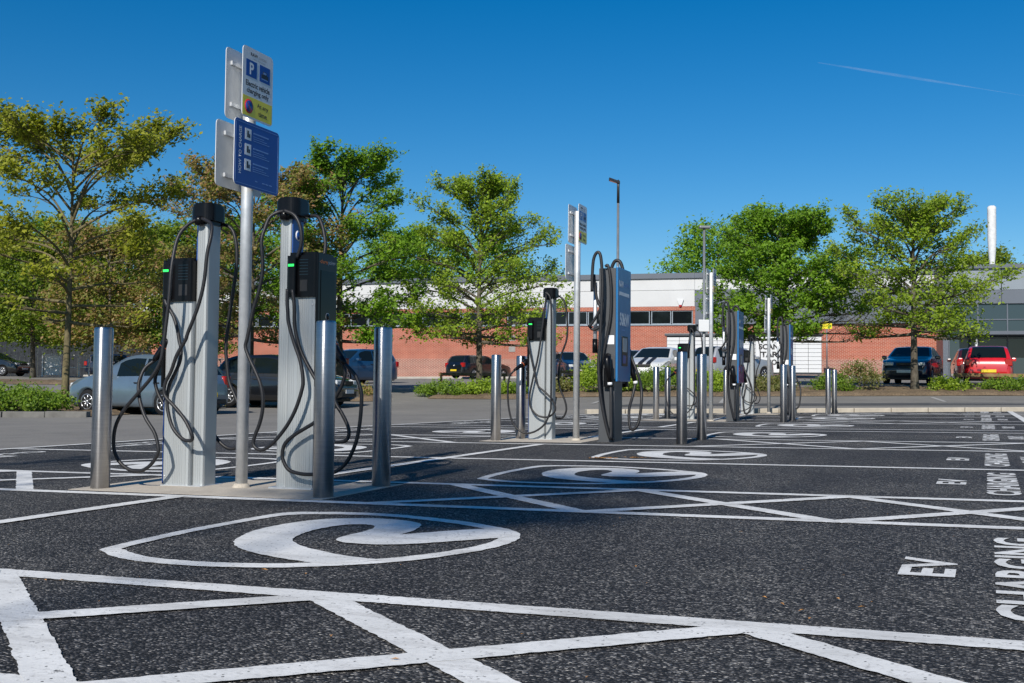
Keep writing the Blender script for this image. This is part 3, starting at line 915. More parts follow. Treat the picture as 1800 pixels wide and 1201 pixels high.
tree("light green tree with pale trunk beside the dark blue car", V3(13.42, 36.0), 6.1, 1.85, [(0, .3), (.3, 2.1), (.45, 2.7), (.62, 2.4), (.8, 1.5), (1, .35)], .13, "leaf_spring", .11, 38, 8, 3, .66, 16, GT, trim=(-1, 1.6, 2.75), up=.85, flat=.9, bare=.15, fill=130, spread=1.2, twigs=3, twl=.5)
# background trees
GB_ = "trees behind the fence and the store"
bgt = [(-46, 84, 13, 5.2, "leaf_dark", "tall dark tree behind the fence at the left edge"),
       (-38.5, 80, 10.5, 4.6, "leaf_dark", "dark bushy tree behind the fence, left of the olive tree trunk"),
       (-33, 81, 11.5, 4.6, "leaf_hedge", "green tree behind the fence, right of the olive tree trunk"),
       (-27.5, 79, 11, 4.4, "leaf_dark", "dark tree behind the fence near the left steel bollard"),
       (-23.0, 82, 12, 4.8, "leaf_hedge", "green tree at the right end of the dark fence"),
       (-18.5, 88, 12, 4.6, "leaf_green", "round green tree behind the left end of the store"),
       (-9.6, 92, 12.7, 4.2, "leaf_green", "bright green tree top above the store roof, left of centre"),
       (-3.0, 95, 12.9, 4.6, "leaf_green", "green tree top above the white panels beside the spreading tree"),
       (17.5, 92, 13.3, 4.8, "leaf_green", "rounded green tree top above the roof beside the slim lamp post"),
       (41, 95, 11.2, 4, "leaf_dark", "dark treetop above the roof at the right edge")]
for i, (L, D, h, R, lm, lb) in enumerate(bgt):
    tree(lb, V3(L, D), h, 2.0, [(0, .4), (.15, R * .75), (.4, R), (.65, R * .95), (.85, R * .7), (1, R * .25)], .22, lm, .27, 22, 6, 46, 1.0, 30 + i, GB_, fill=230, flat=.8, up=.4, bare=.3)
# smaller trees before the fence
tree("dark bushy tree standing before the fence behind the olive tree", V3(-27.0, 61.0), 7.6, 1.9, [(0, .3), (.3, 2.6), (.5, 3.4), (.75, 2.8), (1, .8)], .15, "leaf_dark", .19, 22, 7, 40, .7, 51, GB_, up=.6, flat=.7, fill=120)
tree("bronze tinged tree before the fence behind the left bollard", V3(-22.5, 60.0), 8.2, 1.8, [(0, .3), (.3, 2.8), (.5, 3.6), (.75, 2.8), (1, .8)], .15, "leaf_bronze", .19, 22, 7, 42, .7, 52, GB_, up=.6, flat=.7, fill=130)
tree("green tree before the fence behind the silver car", V3(-18.6, 62.0), 7.0, 1.6, [(0, .3), (.3, 2.5), (.5, 3.0), (.75, 2.4), (1, .8)], .15, "leaf_hedge", .18, 20, 7, 40, .65, 53, GB_, up=.6, flat=.7, fill=110)
# tree behind the photographer: only its shade reaches the picture
tb = Vector((-1.15, -20.2, 0)); tb.z = gz(tb.x, tb.y)
tree("tall thin tree standing outside the picture on the right", tb, 20.0, 17.5, [(0, .2), (.86, .6), (.91, 1.2), (.96, 1.2), (1, .5)], .10, "leaf_spring", .17, 11, 6, 9, .5, 61, "trees outside the picture", up=.35, flat=.6, bare=.3, fill=4)
tb = Vector((-6.9, -6.6, 0)); tb.z = gz(tb.x, tb.y)
tree("tall bare tree standing outside the picture on the left", tb, 9.6, 5.4, [(0, .2), (.5, 1.2), (.7, 2.0), (.88, 1.8), (1, .6)], .13, "leaf_spring", .12, 13, 5, 9, .4, 62, "trees outside the picture", up=.35, flat=.6, bare=.4)

# shrubs
def shrub(label, L, D, rx, ry, h, leafmat="leaf_hedge", n=60, per=40, leaf=.07, seed=1, group="shrubs in the planting strips", cat="shrub", name="shrub", stems=9):
    r = random.Random(seed)
    t = empty(name, V(L, D, .05), YAW, label, cat, group)
    cl = []; cr = []; st = MB()
    for _ in range(n):
        a = r.uniform(0, 2 * PI); q = math.sqrt(r.uniform(0, 1))
        x, y = rx * q * math.cos(a), ry * q * math.sin(a)
        hh = h * (1 - .55 * q * q) * r.uniform(.35, 1.08)
        gl_, gd = L + x, D + y
        z = gz_ld(gl_, gd) - gz_ld(L, D) + hh
        cl.append((x, y, z)); cr.append(r.uniform(.12, .24) * (.6 + h))
    for k in range(stems):
        c = cl[k]; st.tube([(c[0] * .3, c[1] * .3, -.08), (c[0] * .7, c[1] * .7, c[2] * .5), c], [.012, .009, .004], 5)
    link("foliage", leaf_mesh("foliage", cl, cr, per, leaf, seed, .8, .4), MAT[leafmat], t)
    st.build("stems", MAT["bark"], t)
    return t
shrub("low glossy green hedge behind the dark kerb at the left", -13.6, 25.0, 3.5, 1.35, .66, "leaf_hedge", 430, 60, .075, 70, None, "hedge", "hedge", 40)
shrub("sprawling low shrub at the left end of the planting strip", -2.2, 35.8, .95, .8, .42, "leaf_hedge", 70, 46, .075, 71)
shrub("low leafy shrub around the foot of the spreading tree", -.9, 35.9, 1.05, .8, .42, "leaf_spring", 90, 46, .075, 72)
shrub("low shrub between the steel bollards and the nearer slim sign post", .55, 35.9, .8, .7, .4, "leaf_hedge", 60, 46, .075, 73)
shrub("small dry shrub left of the blue rapid charger", 1.75, 35.6, .6, .6, .45, "leaf_dry", 40, 40, .075, 74)
shrub("tall bright shrub directly behind the nearest rapid charger", 3.0, 35.2, .85, .8, 1.05, "leaf_spring", 110, 50, .075, 75)
shrub("bushy shrub in front of the striped white car", 4.9, 35.4, 1.2, .8, .75, "leaf_hedge", 120, 50, .075, 76)
shrub("low shrub behind the paired bollards of the second row", 6.5, 35.5, 1.0, .8, .62, "leaf_spring", 90, 50, .075, 77)
shrub("low shrub under the parcel locker beside the farthest rapid charger", 8.4, 35.4, .9, .7, .45, "leaf_dry", 60, 46, .075, 78)
shrub("upright twiggy shrub with reddish tips right of the last bollards", 11.5, 35.7, .75, .6, 1.0, "leaf_dry", 70, 34, .075, 79)
shrub("small green shrub left of the pale tree trunk", 10.6, 35.6, .7, .6, .5, "leaf_hedge", 60, 46, .075, 80)
shrub("small green shrub right of the pale tree trunk", 14.4, 35.7, .65, .6, .42, "leaf_spring", 50, 46, .075, 81)
shrub("low wide shrub in front of the red car", 16.6, 35.7, 1.15, .6, .42, "leaf_hedge", 80, 46, .075, 82)
shrub("yellowish clipped shrub behind the silver hatchback", -9.5, 30.2, 1.3, .9, .75, "leaf_dry", 90, 46, .075, 83)
shrub("long low grassy planting behind the hedge", -14.5, 29.5, 4.2, 1.0, .4, "leaf_dry", 200, 40, .075, 84)
shrub("dead brown low planting beside the driveway gap", -5.0, 35.4, 1.0, .9, .3, "leaf_bronze", 60, 40, .075, 85)

# knee rails along the back of the planting strip
def knee_rail(L0, L1, D, label):
    t = empty("knee_rail", V((L0 + L1) / 2, D), YAW, label, "rail", "timber knee rails by the cars")
    c = (L0 + L1) / 2
    MB().rbox(L0 - c, L1 - c, -.05, .05, .42, .54, .012).build("rail", MAT["timber"], t)
    n = max(2, int((L1 - L0) / 1.6))
    for k in range(n + 1):
        x = (L0 - c) + .1 + (L1 - L0 - .2) * k / n
        MB().rbox(x - .05, x + .05, -.049, .049, -.1, .43, .01).build("post", MAT["timber"], t)
knee_rail(-3.0, -.2, 44.5, "brown timber knee rail in front of the dark red estate car")
knee_rail(1.9, 3.6, 44.5, "brown timber knee rail in front of the two blue cars")
knee_rail(15.5, 22.5, 37.9, "dark timber knee rail between the dark blue car and the red car")

# ------------------------------------------------------------------ cars
def car(label, L, D, rz, paint, kind="hatch", front_plate="plate_white", stripes=None, name="parked_car", z=0.0, scale=1.0):
    S = dict(
        hatch=dict(L=3.95, W=1.72, belt=.90, top=[(0,.50),(.03,.62),(.12,.72),(.35,.82),(.95,.97),(1.15,1.03),(1.9,1.42),(2.2,1.47),(3.2,1.44),(3.52,1.34),(3.72,1.05),(3.86,.92),(3.93,.80),(3.95,.5)], wb=(.80, 3.28), R=.30, ws=(1.1, 1.86), rw=(3.30, 3.80), sw=[(1.75,2.55),(2.62,3.35)]),
        estate=dict(L=4.6, W=1.78, belt=.92, top=[(0,.50),(.03,.64),(.15,.75),(.45,.85),(1.15,.97),(1.35,1.02),(2.1,1.42),(2.45,1.48),(3.9,1.47),(4.2,1.40),(4.45,1.02),(4.56,.9),(4.59,.8),(4.6,.5)], wb=(.90, 3.62), R=.31, ws=(1.3, 2.08), rw=(4.0, 4.46), sw=[(1.95,2.75),(2.82,3.55),(3.62,4.15)]),
        saloon=dict(L=4.5, W=1.78, belt=.93, top=[(0,.50),(.03,.64),(.15,.78),(.45,.88),(1.15,1.0),(1.35,1.05),(2.1,1.42),(2.45,1.47),(3.2,1.44),(3.9,1.08),(4.1,1.04),(4.42,.98),(4.48,.8),(4.5,.5)], wb=(.90, 3.55), R=.31, ws=(1.3, 2.08), rw=(3.22, 3.86), sw=[(1.95,2.75),(2.82,3.5)]),
        suv=dict(L=4.7, W=1.88, belt=1.08, top=[(0,.60),(.03,.80),(.12,.95),(.4,1.04),(1.15,1.12),(1.35,1.18),(2.05,1.62),(2.4,1.70),(4.0,1.69),(4.3,1.62),(4.52,1.2),(4.64,1.05),(4.68,.9),(4.7,.6)], wb=(.92, 3.70), R=.36, ws=(1.3, 2.0), rw=(4.08, 4.54), sw=[(1.9,2.8),(2.87,3.65),(3.72,4.25)]),
    )[kind]
    Ln, W = S['L'], S['W'] / 2
    tpts = S['top']
    def ztop(x):
        def lin(x):
            x = clamp(x, 0, Ln)
            for (a, za), (b, zb) in zip(tpts, tpts[1:]):
                if x <= b: return za + (zb - za) * (x - a) / max(1e-6, b - a)
            return tpts[-1][1]
        k = .06
        return (lin(x - k) + 2 * lin(x) + lin(x + k)) / 4 if .08 < x < Ln - .08 else lin(x)
    def wp(x):
        e = min(x, Ln - x)
        f = 1.0
        if e < .7: f = .74 + .26 * math.sqrt(max(0, 1 - (1 - e / .7) ** 2))
        return W * f
    belt0 = S['belt']
    def belt(x): return min(belt0 + .035 * (x - Ln / 2) / Ln * 2, ztop(x) - .015)
    def side(x, z):
        b = belt(x); w_ = wp(x)
        if z <= b:
            t = clamp((z - .2) / max(.05, b - .2), 0, 1)
            return w_ * (.95 + .05 * math.sin(PI * min(1, t * .95 + .05)))
        return w_ * .955 - (z - b) * .36 - .05 * (z - b) ** 2
    R = S['R']; Ra = R + .05
    def zlow(x):
        z_ = .20 if .35 < x < Ln - .35 else .20 + .12 * (1 - min(x, Ln - x) / .35)
        for xw in S['wb']:
            if abs(x - xw) < Ra: z_ = max(z_, R + math.sqrt(Ra * Ra - (x - xw) ** 2) * .97)
        return z_
    xs = [0, .015, .04, .08, .14, .22, .32] + [.32 + (Ln - .64) * k / 54 for k in range(1, 54)] + [Ln - .32, Ln - .22, Ln - .14, Ln - .08, Ln - .04, Ln - .015, Ln]
    for xw in S['wb']: xs += [xw - Ra - .002, xw - Ra + .004, xw - Ra + .03, xw + Ra + .002, xw + Ra - .004, xw + Ra - .03]
    xs = sorted(set(round(x, 4) for x in xs))
    NS, NG, NT_ = 6, 4, 9
    ring = []
    vs = []
    for x in xs:
        zl, b, zt = zlow(x), belt(x), ztop(x)
        b = max(b, zl + .01); zt = max(zt, b + .012)
        colL = []
        for k in range(NS + 1):
            z_ = zl + (b - zl) * k / NS; colL.append((side(x, z_), z_))
        for k in range(1, NG + 1):
            z_ = b + (zt - .03 * (zt - b) - b) * k / NG; colL.append((side(x, z_), z_))
        yT, zT = colL[-1]
        pts = [(y, z_) for y, z_ in colL]
        for k in range(1, NT_):
            t = 1 - 2 * k / NT_
            pts.append((yT * t, zT + (zt - zT + .012) * (1 - t ** 4)))
        pts += [(-y, z_) for y, z_ in reversed(colL)]
        ring.append(len(pts)); vs += [(Ln / 2 - x, y, z_) for y, z_ in pts]
    n = ring[0]; mb = MB(); fs = []
    for i in range(len(xs) - 1):
        for k in range(n - 1): fs.append((i*n+k, i*n+k+1, (i+1)*n+k+1, (i+1)*n+k))
        fs.append((i*n+n-1, i*n, (i+1)*n, (i+1)*n+n-1))
    fs.append(tuple(range(n - 1, -1, -1))); m_ = (len(xs) - 1) * n; fs.append(tuple(range(m_, m_ + n)))
    mb.add(vs, fs, True)
    p = V(L, D, z)
    root = empty(name, p, rz, label, "car", "cars parked around the store")
    root.scale = (scale,) * 3
    body = mb.build("body", MAT[paint], root)
    # dark sill / underside
    MB().box(-Ln / 2 + .3, Ln / 2 - .3, -W * .86, W * .86, .17, .34).build("underside", MAT["car_trim"], root)
    # side windows
    for sgn in (1, -1):
        for (a, b) in S['sw']:
            N = 10; vv = []; ff = []
            for i in range(N + 1):
                x = a + (b - a) * i / N
                z0, z1 = belt(x) + .035, ztop(x) - .095
                z1 = max(z1, z0 + .02)
                for k in range(4):
                    z_ = z0 + (z1 - z0) * k / 3
                    vv.append((Ln / 2 - x, sgn * (side(x, z_) + .006), z_))
            for i in range(N):
                for k in range(3): ff.append((i*4+k, i*4+k+1, (i+1)*4+k+1, (i+1)*4+k))
            g_ = MB(); g_.add(vv, ff, True); g_.build("side_window", MAT["car_glass"], root)
        for xa in (S['sw'][0][0] - .18, S['sw'][0][1] + .03, S['sw'][1][1] + .06):
            vv = []; ff = []
            for k in range(9):
                z_ = .26 + (belt(xa) + .01 - .26) * k / 8
                for dx in (-.006, .006): vv.append((Ln / 2 - xa + dx, sgn * (side(xa, z_) + .0035), z_))
            for k in range(8): ff.append((k*2, k*2+1, k*2+3, k*2+2))
            g_ = MB(); g_.add(vv, ff, True); g_.build("door_seam", MAT["car_trim"], root)
    def screen(nm, a, b, wd):
        vv = []; ff = []; N, K = 8, 8
        for i in range(N + 1):
            x = a + (b - a) * i / N
            zt = ztop(x); yT = side(x, zt) * wd
            for k in range(K + 1):
                t = 1 - 2 * k / K
                vv.append((Ln / 2 - x, yT * t, zt + .024 - .03 * t ** 4 * .6))
        for i in range(N):
            for k in range(K): ff.append((i*(K+1)+k, i*(K+1)+k+1, (i+1)*(K+1)+k+1, (i+1)*(K+1)+k))
        g_ = MB(); g_.add(vv, ff, True); g_.build(nm, MAT["car_glass"], root)
    screen("windscreen", S['ws'][0] + .02, S['ws'][1], .9); screen("rear_window", S['rw'][0], S['rw'][1], .84)
    # lights, grille, bumpers, plates
    zh = belt0 - .20
    for sgn in (1, -1):
        MB().rbox(Ln/2 - .34, Ln/2 - .045, sgn*W*.62 - .17, sgn*W*.62 + .17, zh - .07, zh + .07, .05, 3).build("headlight", MAT["lamp_glass"], root)
        MB().rbox(-Ln/2 + .02, -Ln/2 + .22, sgn*W*.78 - .13, sgn*W*.78 + .13, zh - .02, zh + .26, .045, 3).build("tail_light", MAT["tail_red"], root)
        MB().rbox(Ln/2 - S['ws'][0] - .45, Ln/2 - S['ws'][0] - .25, sgn*(W + .09) - .09, sgn*(W + .09) + .09, belt0 + .02, belt0 + .16, .04, 2).build("mirror", MAT[paint], root)
        for xa in (S['sw'][0][1] - .12, S['sw'][1][1] - .3):
            MB().rbox(Ln/2 - xa - .09, Ln/2 - xa + .09, sgn*(wp(xa) * .985) - .02, sgn*(wp(xa) * .985) + .022, belt0 - .14, belt0 - .11, .008, 1).build("door_handle", MAT["car_trim"], root)
    MB().rbox(Ln/2 - .12, Ln/2 + .012, -W*.55, W*.55, .30, .46, .03, 2).build("grille", MAT["car_trim"], root)
    MB().rbox(Ln/2 - .15, Ln/2 - .002, -W*.32, W*.32, zh - .06, zh + .05, .02, 2).build("upper_grille", MAT["car_trim"], root)
    MB().rbox(-Ln/2 - .014, -Ln/2 + .2, -W*.7, W*.7, .28, .40, .03, 2).build("rear_bumper_trim", MAT["car_trim"], root)
    MB().box(Ln/2 + .013, Ln/2 + .024, -.26, .26, .40, .51).build("front_plate", MAT[front_plate], root)
    MB().box(-Ln/2 - .03, -Ln/2 - .012, -.26, .26, .45, .56).build("rear_plate", MAT["plate_yellow"], root)
    if kind == "estate":
        bd = MB(); bd.lathe([(.055, -.004), (.055, .004), (.04, .006)], 20, 0, 0, 'x'); bd.build("badge", MAT["alloy"], root, (-Ln/2 + .002, 0, .80))
    if stripes:
        for y in (-.16, .16):
            vv = []; ff = []
            N = 30
            for i in range(N + 1):
                x = .06 + (S['ws'][0] - .08) * i / N
                for yy in (y - .09, y + .09): vv.append((Ln / 2 - x, yy, ztop(x) + .028))
            for i in range(N): ff.append((i*2, i*2+1, i*2+3, i*2+2))
            g_ = MB(); g_.add(vv, ff, True); g_.build("bonnet_stripe", MAT[stripes], root)
    # wheels
    for xw in S['wb']:
        for sgn in (1, -1):
            y0, y1 = sgn * (W - .21), sgn * (W - .012)
            if sgn < 0: y0, y1 = y1, y0
            tm = MB(); tm.lathe([(R*.62, y0), (R*.96, y0), (R, y0 + .03), (R, y1 - .03), (R*.96, y1), (R*.64, y1)], 28, Ln/2 - xw, R, 'y')
            wo = tm.build("wheel", MAT["tyre"], root)
            rm = MB(); yo = sgn * (W - .022)
            rm.lathe([(R*.66, yo - sgn*.03), (R*.66, yo + sgn*.012), (R*.58, yo + sgn*.012), (R*.57, yo - sgn*.03)], 28, Ln/2 - xw, R, 'y', True, False)
            rm.lathe([(.06, yo - sgn*.04), (.055, yo + sgn*.016)], 12, Ln/2 - xw, R, 'y')
            for k in range(7):
                a = 2 * PI * k / 7; c, s_ = math.cos(a), math.sin(a)
                rm.tube([(Ln/2 - xw + c*.04, yo, R + s_*.04), (Ln/2 - xw + c*R*.6, yo, R + s_*R*.6)], [.026, .018], 5)
            rm.build("rim", MAT["alloy"], wo)
            dk = MB(); dk.lathe([(R*.6, yo - sgn*.06), (R*.6, yo - sgn*.05)], 20, Ln/2 - xw, R, 'y'); dk.build("wheel_shade_plate", MAT["car_trim"], wo)  # dark plate standing in for the shade behind the spokes
    return root
XDIR = 0.0            # heading along +X of the bays
car("silver blue hatchback seen from the side behind the left bollard", -8.8, 26.2, PI - .09, "paint_silver_blue", "hatch", scale=.97)
car("glossy black hatchback side on behind the nearest sign post", -6.4, 30.6, .08, "paint_black", "hatch")
car("dark blue off roader behind the right hand near bollard", -7.75, 53.0, -1.85, "paint_blue", "suv")
car("dark estate car with a round badge parked behind the spreading tree", -2.0, 66.0, 1.2, "paint_black", "estate", scale=.95)
car("grey car roof showing above the black hatchback", -8.2, 35.6 + 8.5, 2.4, "paint_grey", "suv")
car("blue hatchback half hidden by the second row grey charger", 2.1, 58.0, -.75, "paint_blue", "hatch")
car("dark blue hatchback facing the camera behind the galvanised sign post", 3.15, 56.0, -1.0, "paint_dark_blue", "hatch")
car("white hatchback with dark bonnet stripes behind the shrubs", 5.75, 42.8, -PI/2 + .20 - .25, "paint_white", "hatch", stripes="print_black")
car("grey car beside the striped white hatchback", 5.3, 50.0, -PI/2, "paint_grey", "hatch")
car("silver hatchback with a red tail light before the parcel locker", 10.6, 52.0, PI/2 - .55, "paint_silver", "suv", scale=.95)
car("dark blue saloon facing the camera behind the pale tree trunk", 15.75, 42.4, -PI/2 - .14, "paint_dark_blue", "saloon")
car("bright red hatchback seen from behind at the right edge", 18.3, 41.6, 1.54, "paint_red", "hatch")
car("dark car parked just beyond the bright red hatchback", 19.75, 46.2, 1.6, "paint_maroon", "hatch")
car("black saloon by the hedge at the far left edge", -31.7, 66.0, .15, "paint_black", "saloon")
car("dark car behind the trolley shelter at the far left", -25.5, 71.0, .4, "paint_dark_blue", "estate")

# trolley shelter: white posts and rails
ts = empty("trolley_shelter", V(-26.9, 65.0), YAW, "small white framed trolley shelter in front of the fence", "shelter")
for x in (-1.3, -.2, .9, 1.5):
    MB().box(x - .04, x + .04, -.04, .04, -.1, 1.3).build("post", MAT["locker_white"], ts)
for z in (.55, 1.28): MB().box(-1.32, 1.52, -.032, .032, z, z + .05).build("rail", MAT["locker_white"], ts)
MB().box(-1.32, -.3, .05, .08, .1, 1.25).build("side_panel", MAT["locker_white"], ts)
# white barrier behind the black hatchback
bf = empty("guard_rail", V(-17.5, 62.0), YAW, "thin white guard rail before the left end of the brick wall", "rail")
for x in (-2.4, -.8, .8, 2.4): MB().tube([(x, 0, -.1), (x, 0, 1.15)], .03, 8).build("post", MAT["galvanised_steel"], bf)
for z in (.6, 1.14): MB().tube([(-2.4, 0, z), (2.4, 0, z)], .025, 8).build("rail", MAT["galvanised_steel"], bf)
# ------------------------------------------------------------------ chargers
def ribbed(x0, x1, hy, pitch=.0135, dep=.0018):
    """plan outline of an aluminium extrusion with grooved sides"""
    pts = []; r = .018
    n = max(2, int((x1 - x0 - 2 * r) / pitch)); s = (x1 - x0 - 2 * r) / n
    def run(xa, sg, y, dy):
        o = []
        for k in range(n):
            x = xa + sg * s * k
            if k % 7 in (3,): o += [(x, y), (x + sg * s, y)]
            else: o += [(x, y), (x + sg * s * .6, y), (x + sg * s * .66, y + dy), (x + sg * s * .94, y + dy)]
        o.append((xa + sg * s * n, y)); return o
    pts += [(x0 + r * .3, -hy + r * .3)] + run(x0 + r, 1, -hy, dep)
    pts += [(x1 - r * .3, -hy + r * .3), (x1, -hy + r), (x1, hy - r), (x1 - r * .3, hy - r * .3)]
    pts += run(x1 - r, -1, hy, -dep) + [(x0 + r * .3, hy - r * .3), (x0, hy - r), (x0, -hy + r)]
    return pts
def rrect(hx, hy, r, n=5, cx=0, cy=0):
    o = []
    for sx, sy, a0 in ((1, 1, 0), (-1, 1, PI/2), (-1, -1, PI), (1, -1, 1.5*PI)):
        for k in range(n + 1):
            a = a0 + PI / 2 * k / n
            o.append((cx + sx * (hx - r) + r * math.cos(a), cy + sy * (hy - r) + r * math.sin(a)))
    return o
def place_text(me, parent, mat, y, z, x): 
    for v in me.vertices: v.co = (0, v.co.x, v.co.y)
    return link("lettering", me, MAT[mat], parent, (x, y, z))
def cable(root, pts, r=.0115, y0=0.0, wob=.0, n=9):
    """pts in world XZ on a plane y0, or world XYZ; stored in the charger's own frame"""
    P = []
    for i, q in enumerate(pts):
        P.append(Vector(q) if len(q) == 3 else Vector((q[0], y0 + wob * math.sin(i * .9), q[1])))
    inv = (Matrix.Translation(root.location) @ Matrix.Rotation(root.rotation_euler.z, 4, 'Z')).inverted()
    P = [inv @ p for p in P]
    return MB().tube(spline(P, 6), r, n).build("cable", MAT["cable_rubber"], root)
def gun(root, a, b, r=.026):
    inv = (Matrix.Translation(root.location) @ Matrix.Rotation(root.rotation_euler.z, 4, 'Z')).inverted()
    a, b = inv @ Vector(a), inv @ Vector(b)
    d = b - a
    path = [a, a + d * .12, a + d * .35, a + d * .6, a + d * .72, a + d * .9, b]
    o = MB().tube(path, [.013, .019, r * .86, r * .95, r * 1.35, r * 1.5, r * 1.45], 12).build("connector", MAT["black_plastic"], root)
    MB().tube([a + d * .64, a + d * .66], r * 1.22, 12).build("collar", MAT["connector_orange"], o)
    return o
def ac_charger(label, loc, rz, group):
    t = empty("charging_post", loc, rz, label, "charger", group)
    MB().prism(ribbed(-.04, .16, .105), 0, 1.17).build("body", MAT["anodised_aluminium"], t)
    MB().prism(ribbed(-.125, -.041, .072), 0, 1.70).build("mast", MAT["anodised_aluminium"], t)
    MB().box(-.14, .16, -.12, .12, -.03, .006).build("base_plate", MAT["galvanised_steel"], t)
    MB().box(.1605, .1635, -.1, .1, .01, .62).build("front_strip", MAT["deep_blue"], t)
    ms = MB().box(-.0405, -.034, -.06, .06, 1.43, 1.66).build("mast_strip", MAT["deep_blue"], t)
    ring_ = MB(); ring_.lathe([(.034, 0), (.034, .0015)], 24, 0, 0, 'x'); ring_.build("emblem", MAT["print_white"], ms, (-.0335, 0, 1.56))
    hole_ = MB(); hole_.lathe([(.024, 0), (.024, .0015)], 24, 0, 0, 'x'); hole_.build("emblem_centre", MAT["deep_blue"], ms, (-.0315, 0, 1.56))
    hd = MB(); hd.prism(rrect(.107, .122, .02, 4, .066, 0), 1.165, 1.42)
    hd.prism(rrect(.098, .108, .02, 4, .066, 0), 1.42, 1.44)
    head = hd.build("head_unit", MAT["black_plastic"], t)
    fp = MB(); fp.prism(rrect(.009, .114, .006, 4, .1708, 0), .62, 1.428)
    front = fp.build("front_unit", MAT["black_plastic"], t)
    MB().box(.1802, .1826, -.082, .082, 1.0, 1.33).build("screen", MAT["screen_glass"], front)
    ring2 = MB(); ring2.lathe([(.024, 0), (.024, .001)], 20, 0, 0, 'x'); ring2.build("card_reader", MAT["print_grey"], front, (.1829, 0, 1.05))
    ring3 = MB(); ring3.lathe([(.019, 0), (.019, .001)], 20, 0, 0, 'x'); ring3.build("card_reader_face", MAT["screen_glass"], front, (.1842, 0, 1.05))
    a = text_mesh("-charge", 1, .02, .095, .032); b = text_mesh("point+", 1, .02, .085, .032)
    place_text(a, front, "print_orange", -.05, 1.382, .1805); place_text(b, front, "print_grey", .048, 1.382, .1805)
    for sy in (-1, 1):                                  # vent slots and a label on each side of the head
        for k in range(6):
            MB().box(.055 if sy < 0 else -.02, .115 if sy < 0 else .055, sy * .1225 - .001, sy * .1225 + .001, 1.30 + .018 * k, 1.305 + .018 * k).build("vent_slot", MAT["gloss_black"], head)
        MB().box(.06 if sy < 0 else -.015, .11 if sy < 0 else .05, sy * .1225 - .0008, sy * .1225 + .0008, 1.20, 1.27).build("rating_label", MAT["car_trim"], head)
        for zz in (.06, 1.12):
            sc_ = MB(); sc_.lathe([(.006, -.001), (.006, .003), (.003, .004)], 8, 0, 0, 'y'); sc_.build("screw", MAT["galvanised_steel"], t, (.14, sy * .106, zz))
    # cap with two cable arms
    cp = MB(); 
    for q0, q1, z0, z1 in ((.06, .076, 1.655, 1.68), (.082, .098, 1.68, 1.768), (.078, .094, 1.768, 1.782), (.068, .084, 1.782, 1.792)):
        cp.prism(rrect(q0, q1, min(q0, q1) * .72, 7, -.075, 0), z0, z1)
    cap = cp.build("cap", MAT["black_plastic"], t)
    for sy in (-1, 1):
        h = MB(); h.lathe([(.012, -.03), (.028, -.026), (.034, 0), (.028, .026), (.012, .03)], 14, -.075, sy * .095)
        h.build("cable_arm", MAT["black_plastic"], cap, (0, 0, 1.675))
        # side holster with green light
        hs = MB(); xh = .015 if sy < 0 else .125
        hs.prism(rrect(.026, .024, .014, 5, xh, sy * .132), 1.18, 1.40)
        ho = hs.build("side_holster", MAT["black_plastic"], head)
        MB().box(xh - .02, xh + .02, sy * .157 - .0012, sy * .157 + .0012, 1.35, 1.364).build("status_light", MAT["led_green"], ho)
    return t
def W3(x, y): return Vector((x, y, gz(x, y)))
GC = "grey charging posts"
# nearest pair
chL = ac_charger("grey charging post left of the nearest sign post, black cables looping at its side", W3(-4.33, 5.762), PI, GC)
chL.location.z += .004
c1 = [(-4.25,1.665),(-4.3,1.62),(-4.335,1.53),(-4.335,1.35),(-4.34,1.17),(-4.36,.99),(-4.38,.83),(-4.4,.75),(-4.46,.66),(-4.57,.55),(-4.66,.46),(-4.72,.37),(-4.74,.28),(-4.73,.19),(-4.68,.12),(-4.6,.08),(-4.52,.08),(-4.45,.12),(-4.4,.19),(-4.4,.24),(-4.43,.32),(-4.5,.41),(-4.56,.51),(-4.6,.6),(-4.61,.66),(-4.6,.72),(-4.56,.765)]
c1 = [(x, 5.66 - min(.16, .05 * i) if i < 22 else 5.52 + .03 * (i - 22), z) for i, (x, z) in enumerate(c1)]
cable(chL, c1)
gun(chL, c1[-1], (-4.485, 5.69, .90))
c2 = [(-4.23,1.665),(-4.13,1.62),(-4.1,1.54),(-4.11,1.43),(-4.13,1.25),(-4.17,1.1),(-4.24,.94),(-4.26,.89),(-4.32,.8),(-4.36,.7),(-4.4,.63),(-4.41,.57),(-4.39,.53),(-4.33,.48),(-4.25,.4),(-4.2,.32),(-4.2,.28),(-4.23,.27),(-4.28,.28),(-4.35,.34),(-4.39,.42),(-4.41,.51),(-4.4,.61),(-4.36,.69),(-4.33,.76),(-4.325,.83),(-4.345,.9),(-4.365,.97),(-4.40,1.05),(-4.46,1.13),(-4.478,1.2)]
cable(chL, [(x, 5.66 - min(.10, .04 * i) if i < 16 else 5.57 + .004 * (i - 16), z) for i, (x, z) in enumerate(c2)])
c4 = [(-4.55,.79),(-4.57,.75),(-4.6,.69),(-4.61,.63),(-4.58,.55),(-4.53,.48),(-4.5,.45),(-4.53,.4),(-4.56,.34),(-4.57,.27),(-4.54,.19),(-4.48,.15),(-4.38,.16),(-4.28,.2)]
cable(chL, [(x, 5.72 + .02 * max(0, i - 6), z) for i, (x, z) in enumerate(c4)])
gun(chL, (-4.55, 5.72, .79), (-4.50, 5.80, .845))
c3 = [(-4.25,1.665),(-4.16,1.63),(-4.12,1.54),(-4.11,1.41),(-4.13,1.24),(-4.16,1.05),(-4.18,.87),(-4.17,.76),(-4.15,.64),(-4.1,.54),(-4.05,.44),(-4.01,.34),(-4.02,.26),(-4.08,.22),(-4.14,.21),(-4.2,.24),(-4.26,.3)]
cable(chL, c3, y0=5.87)
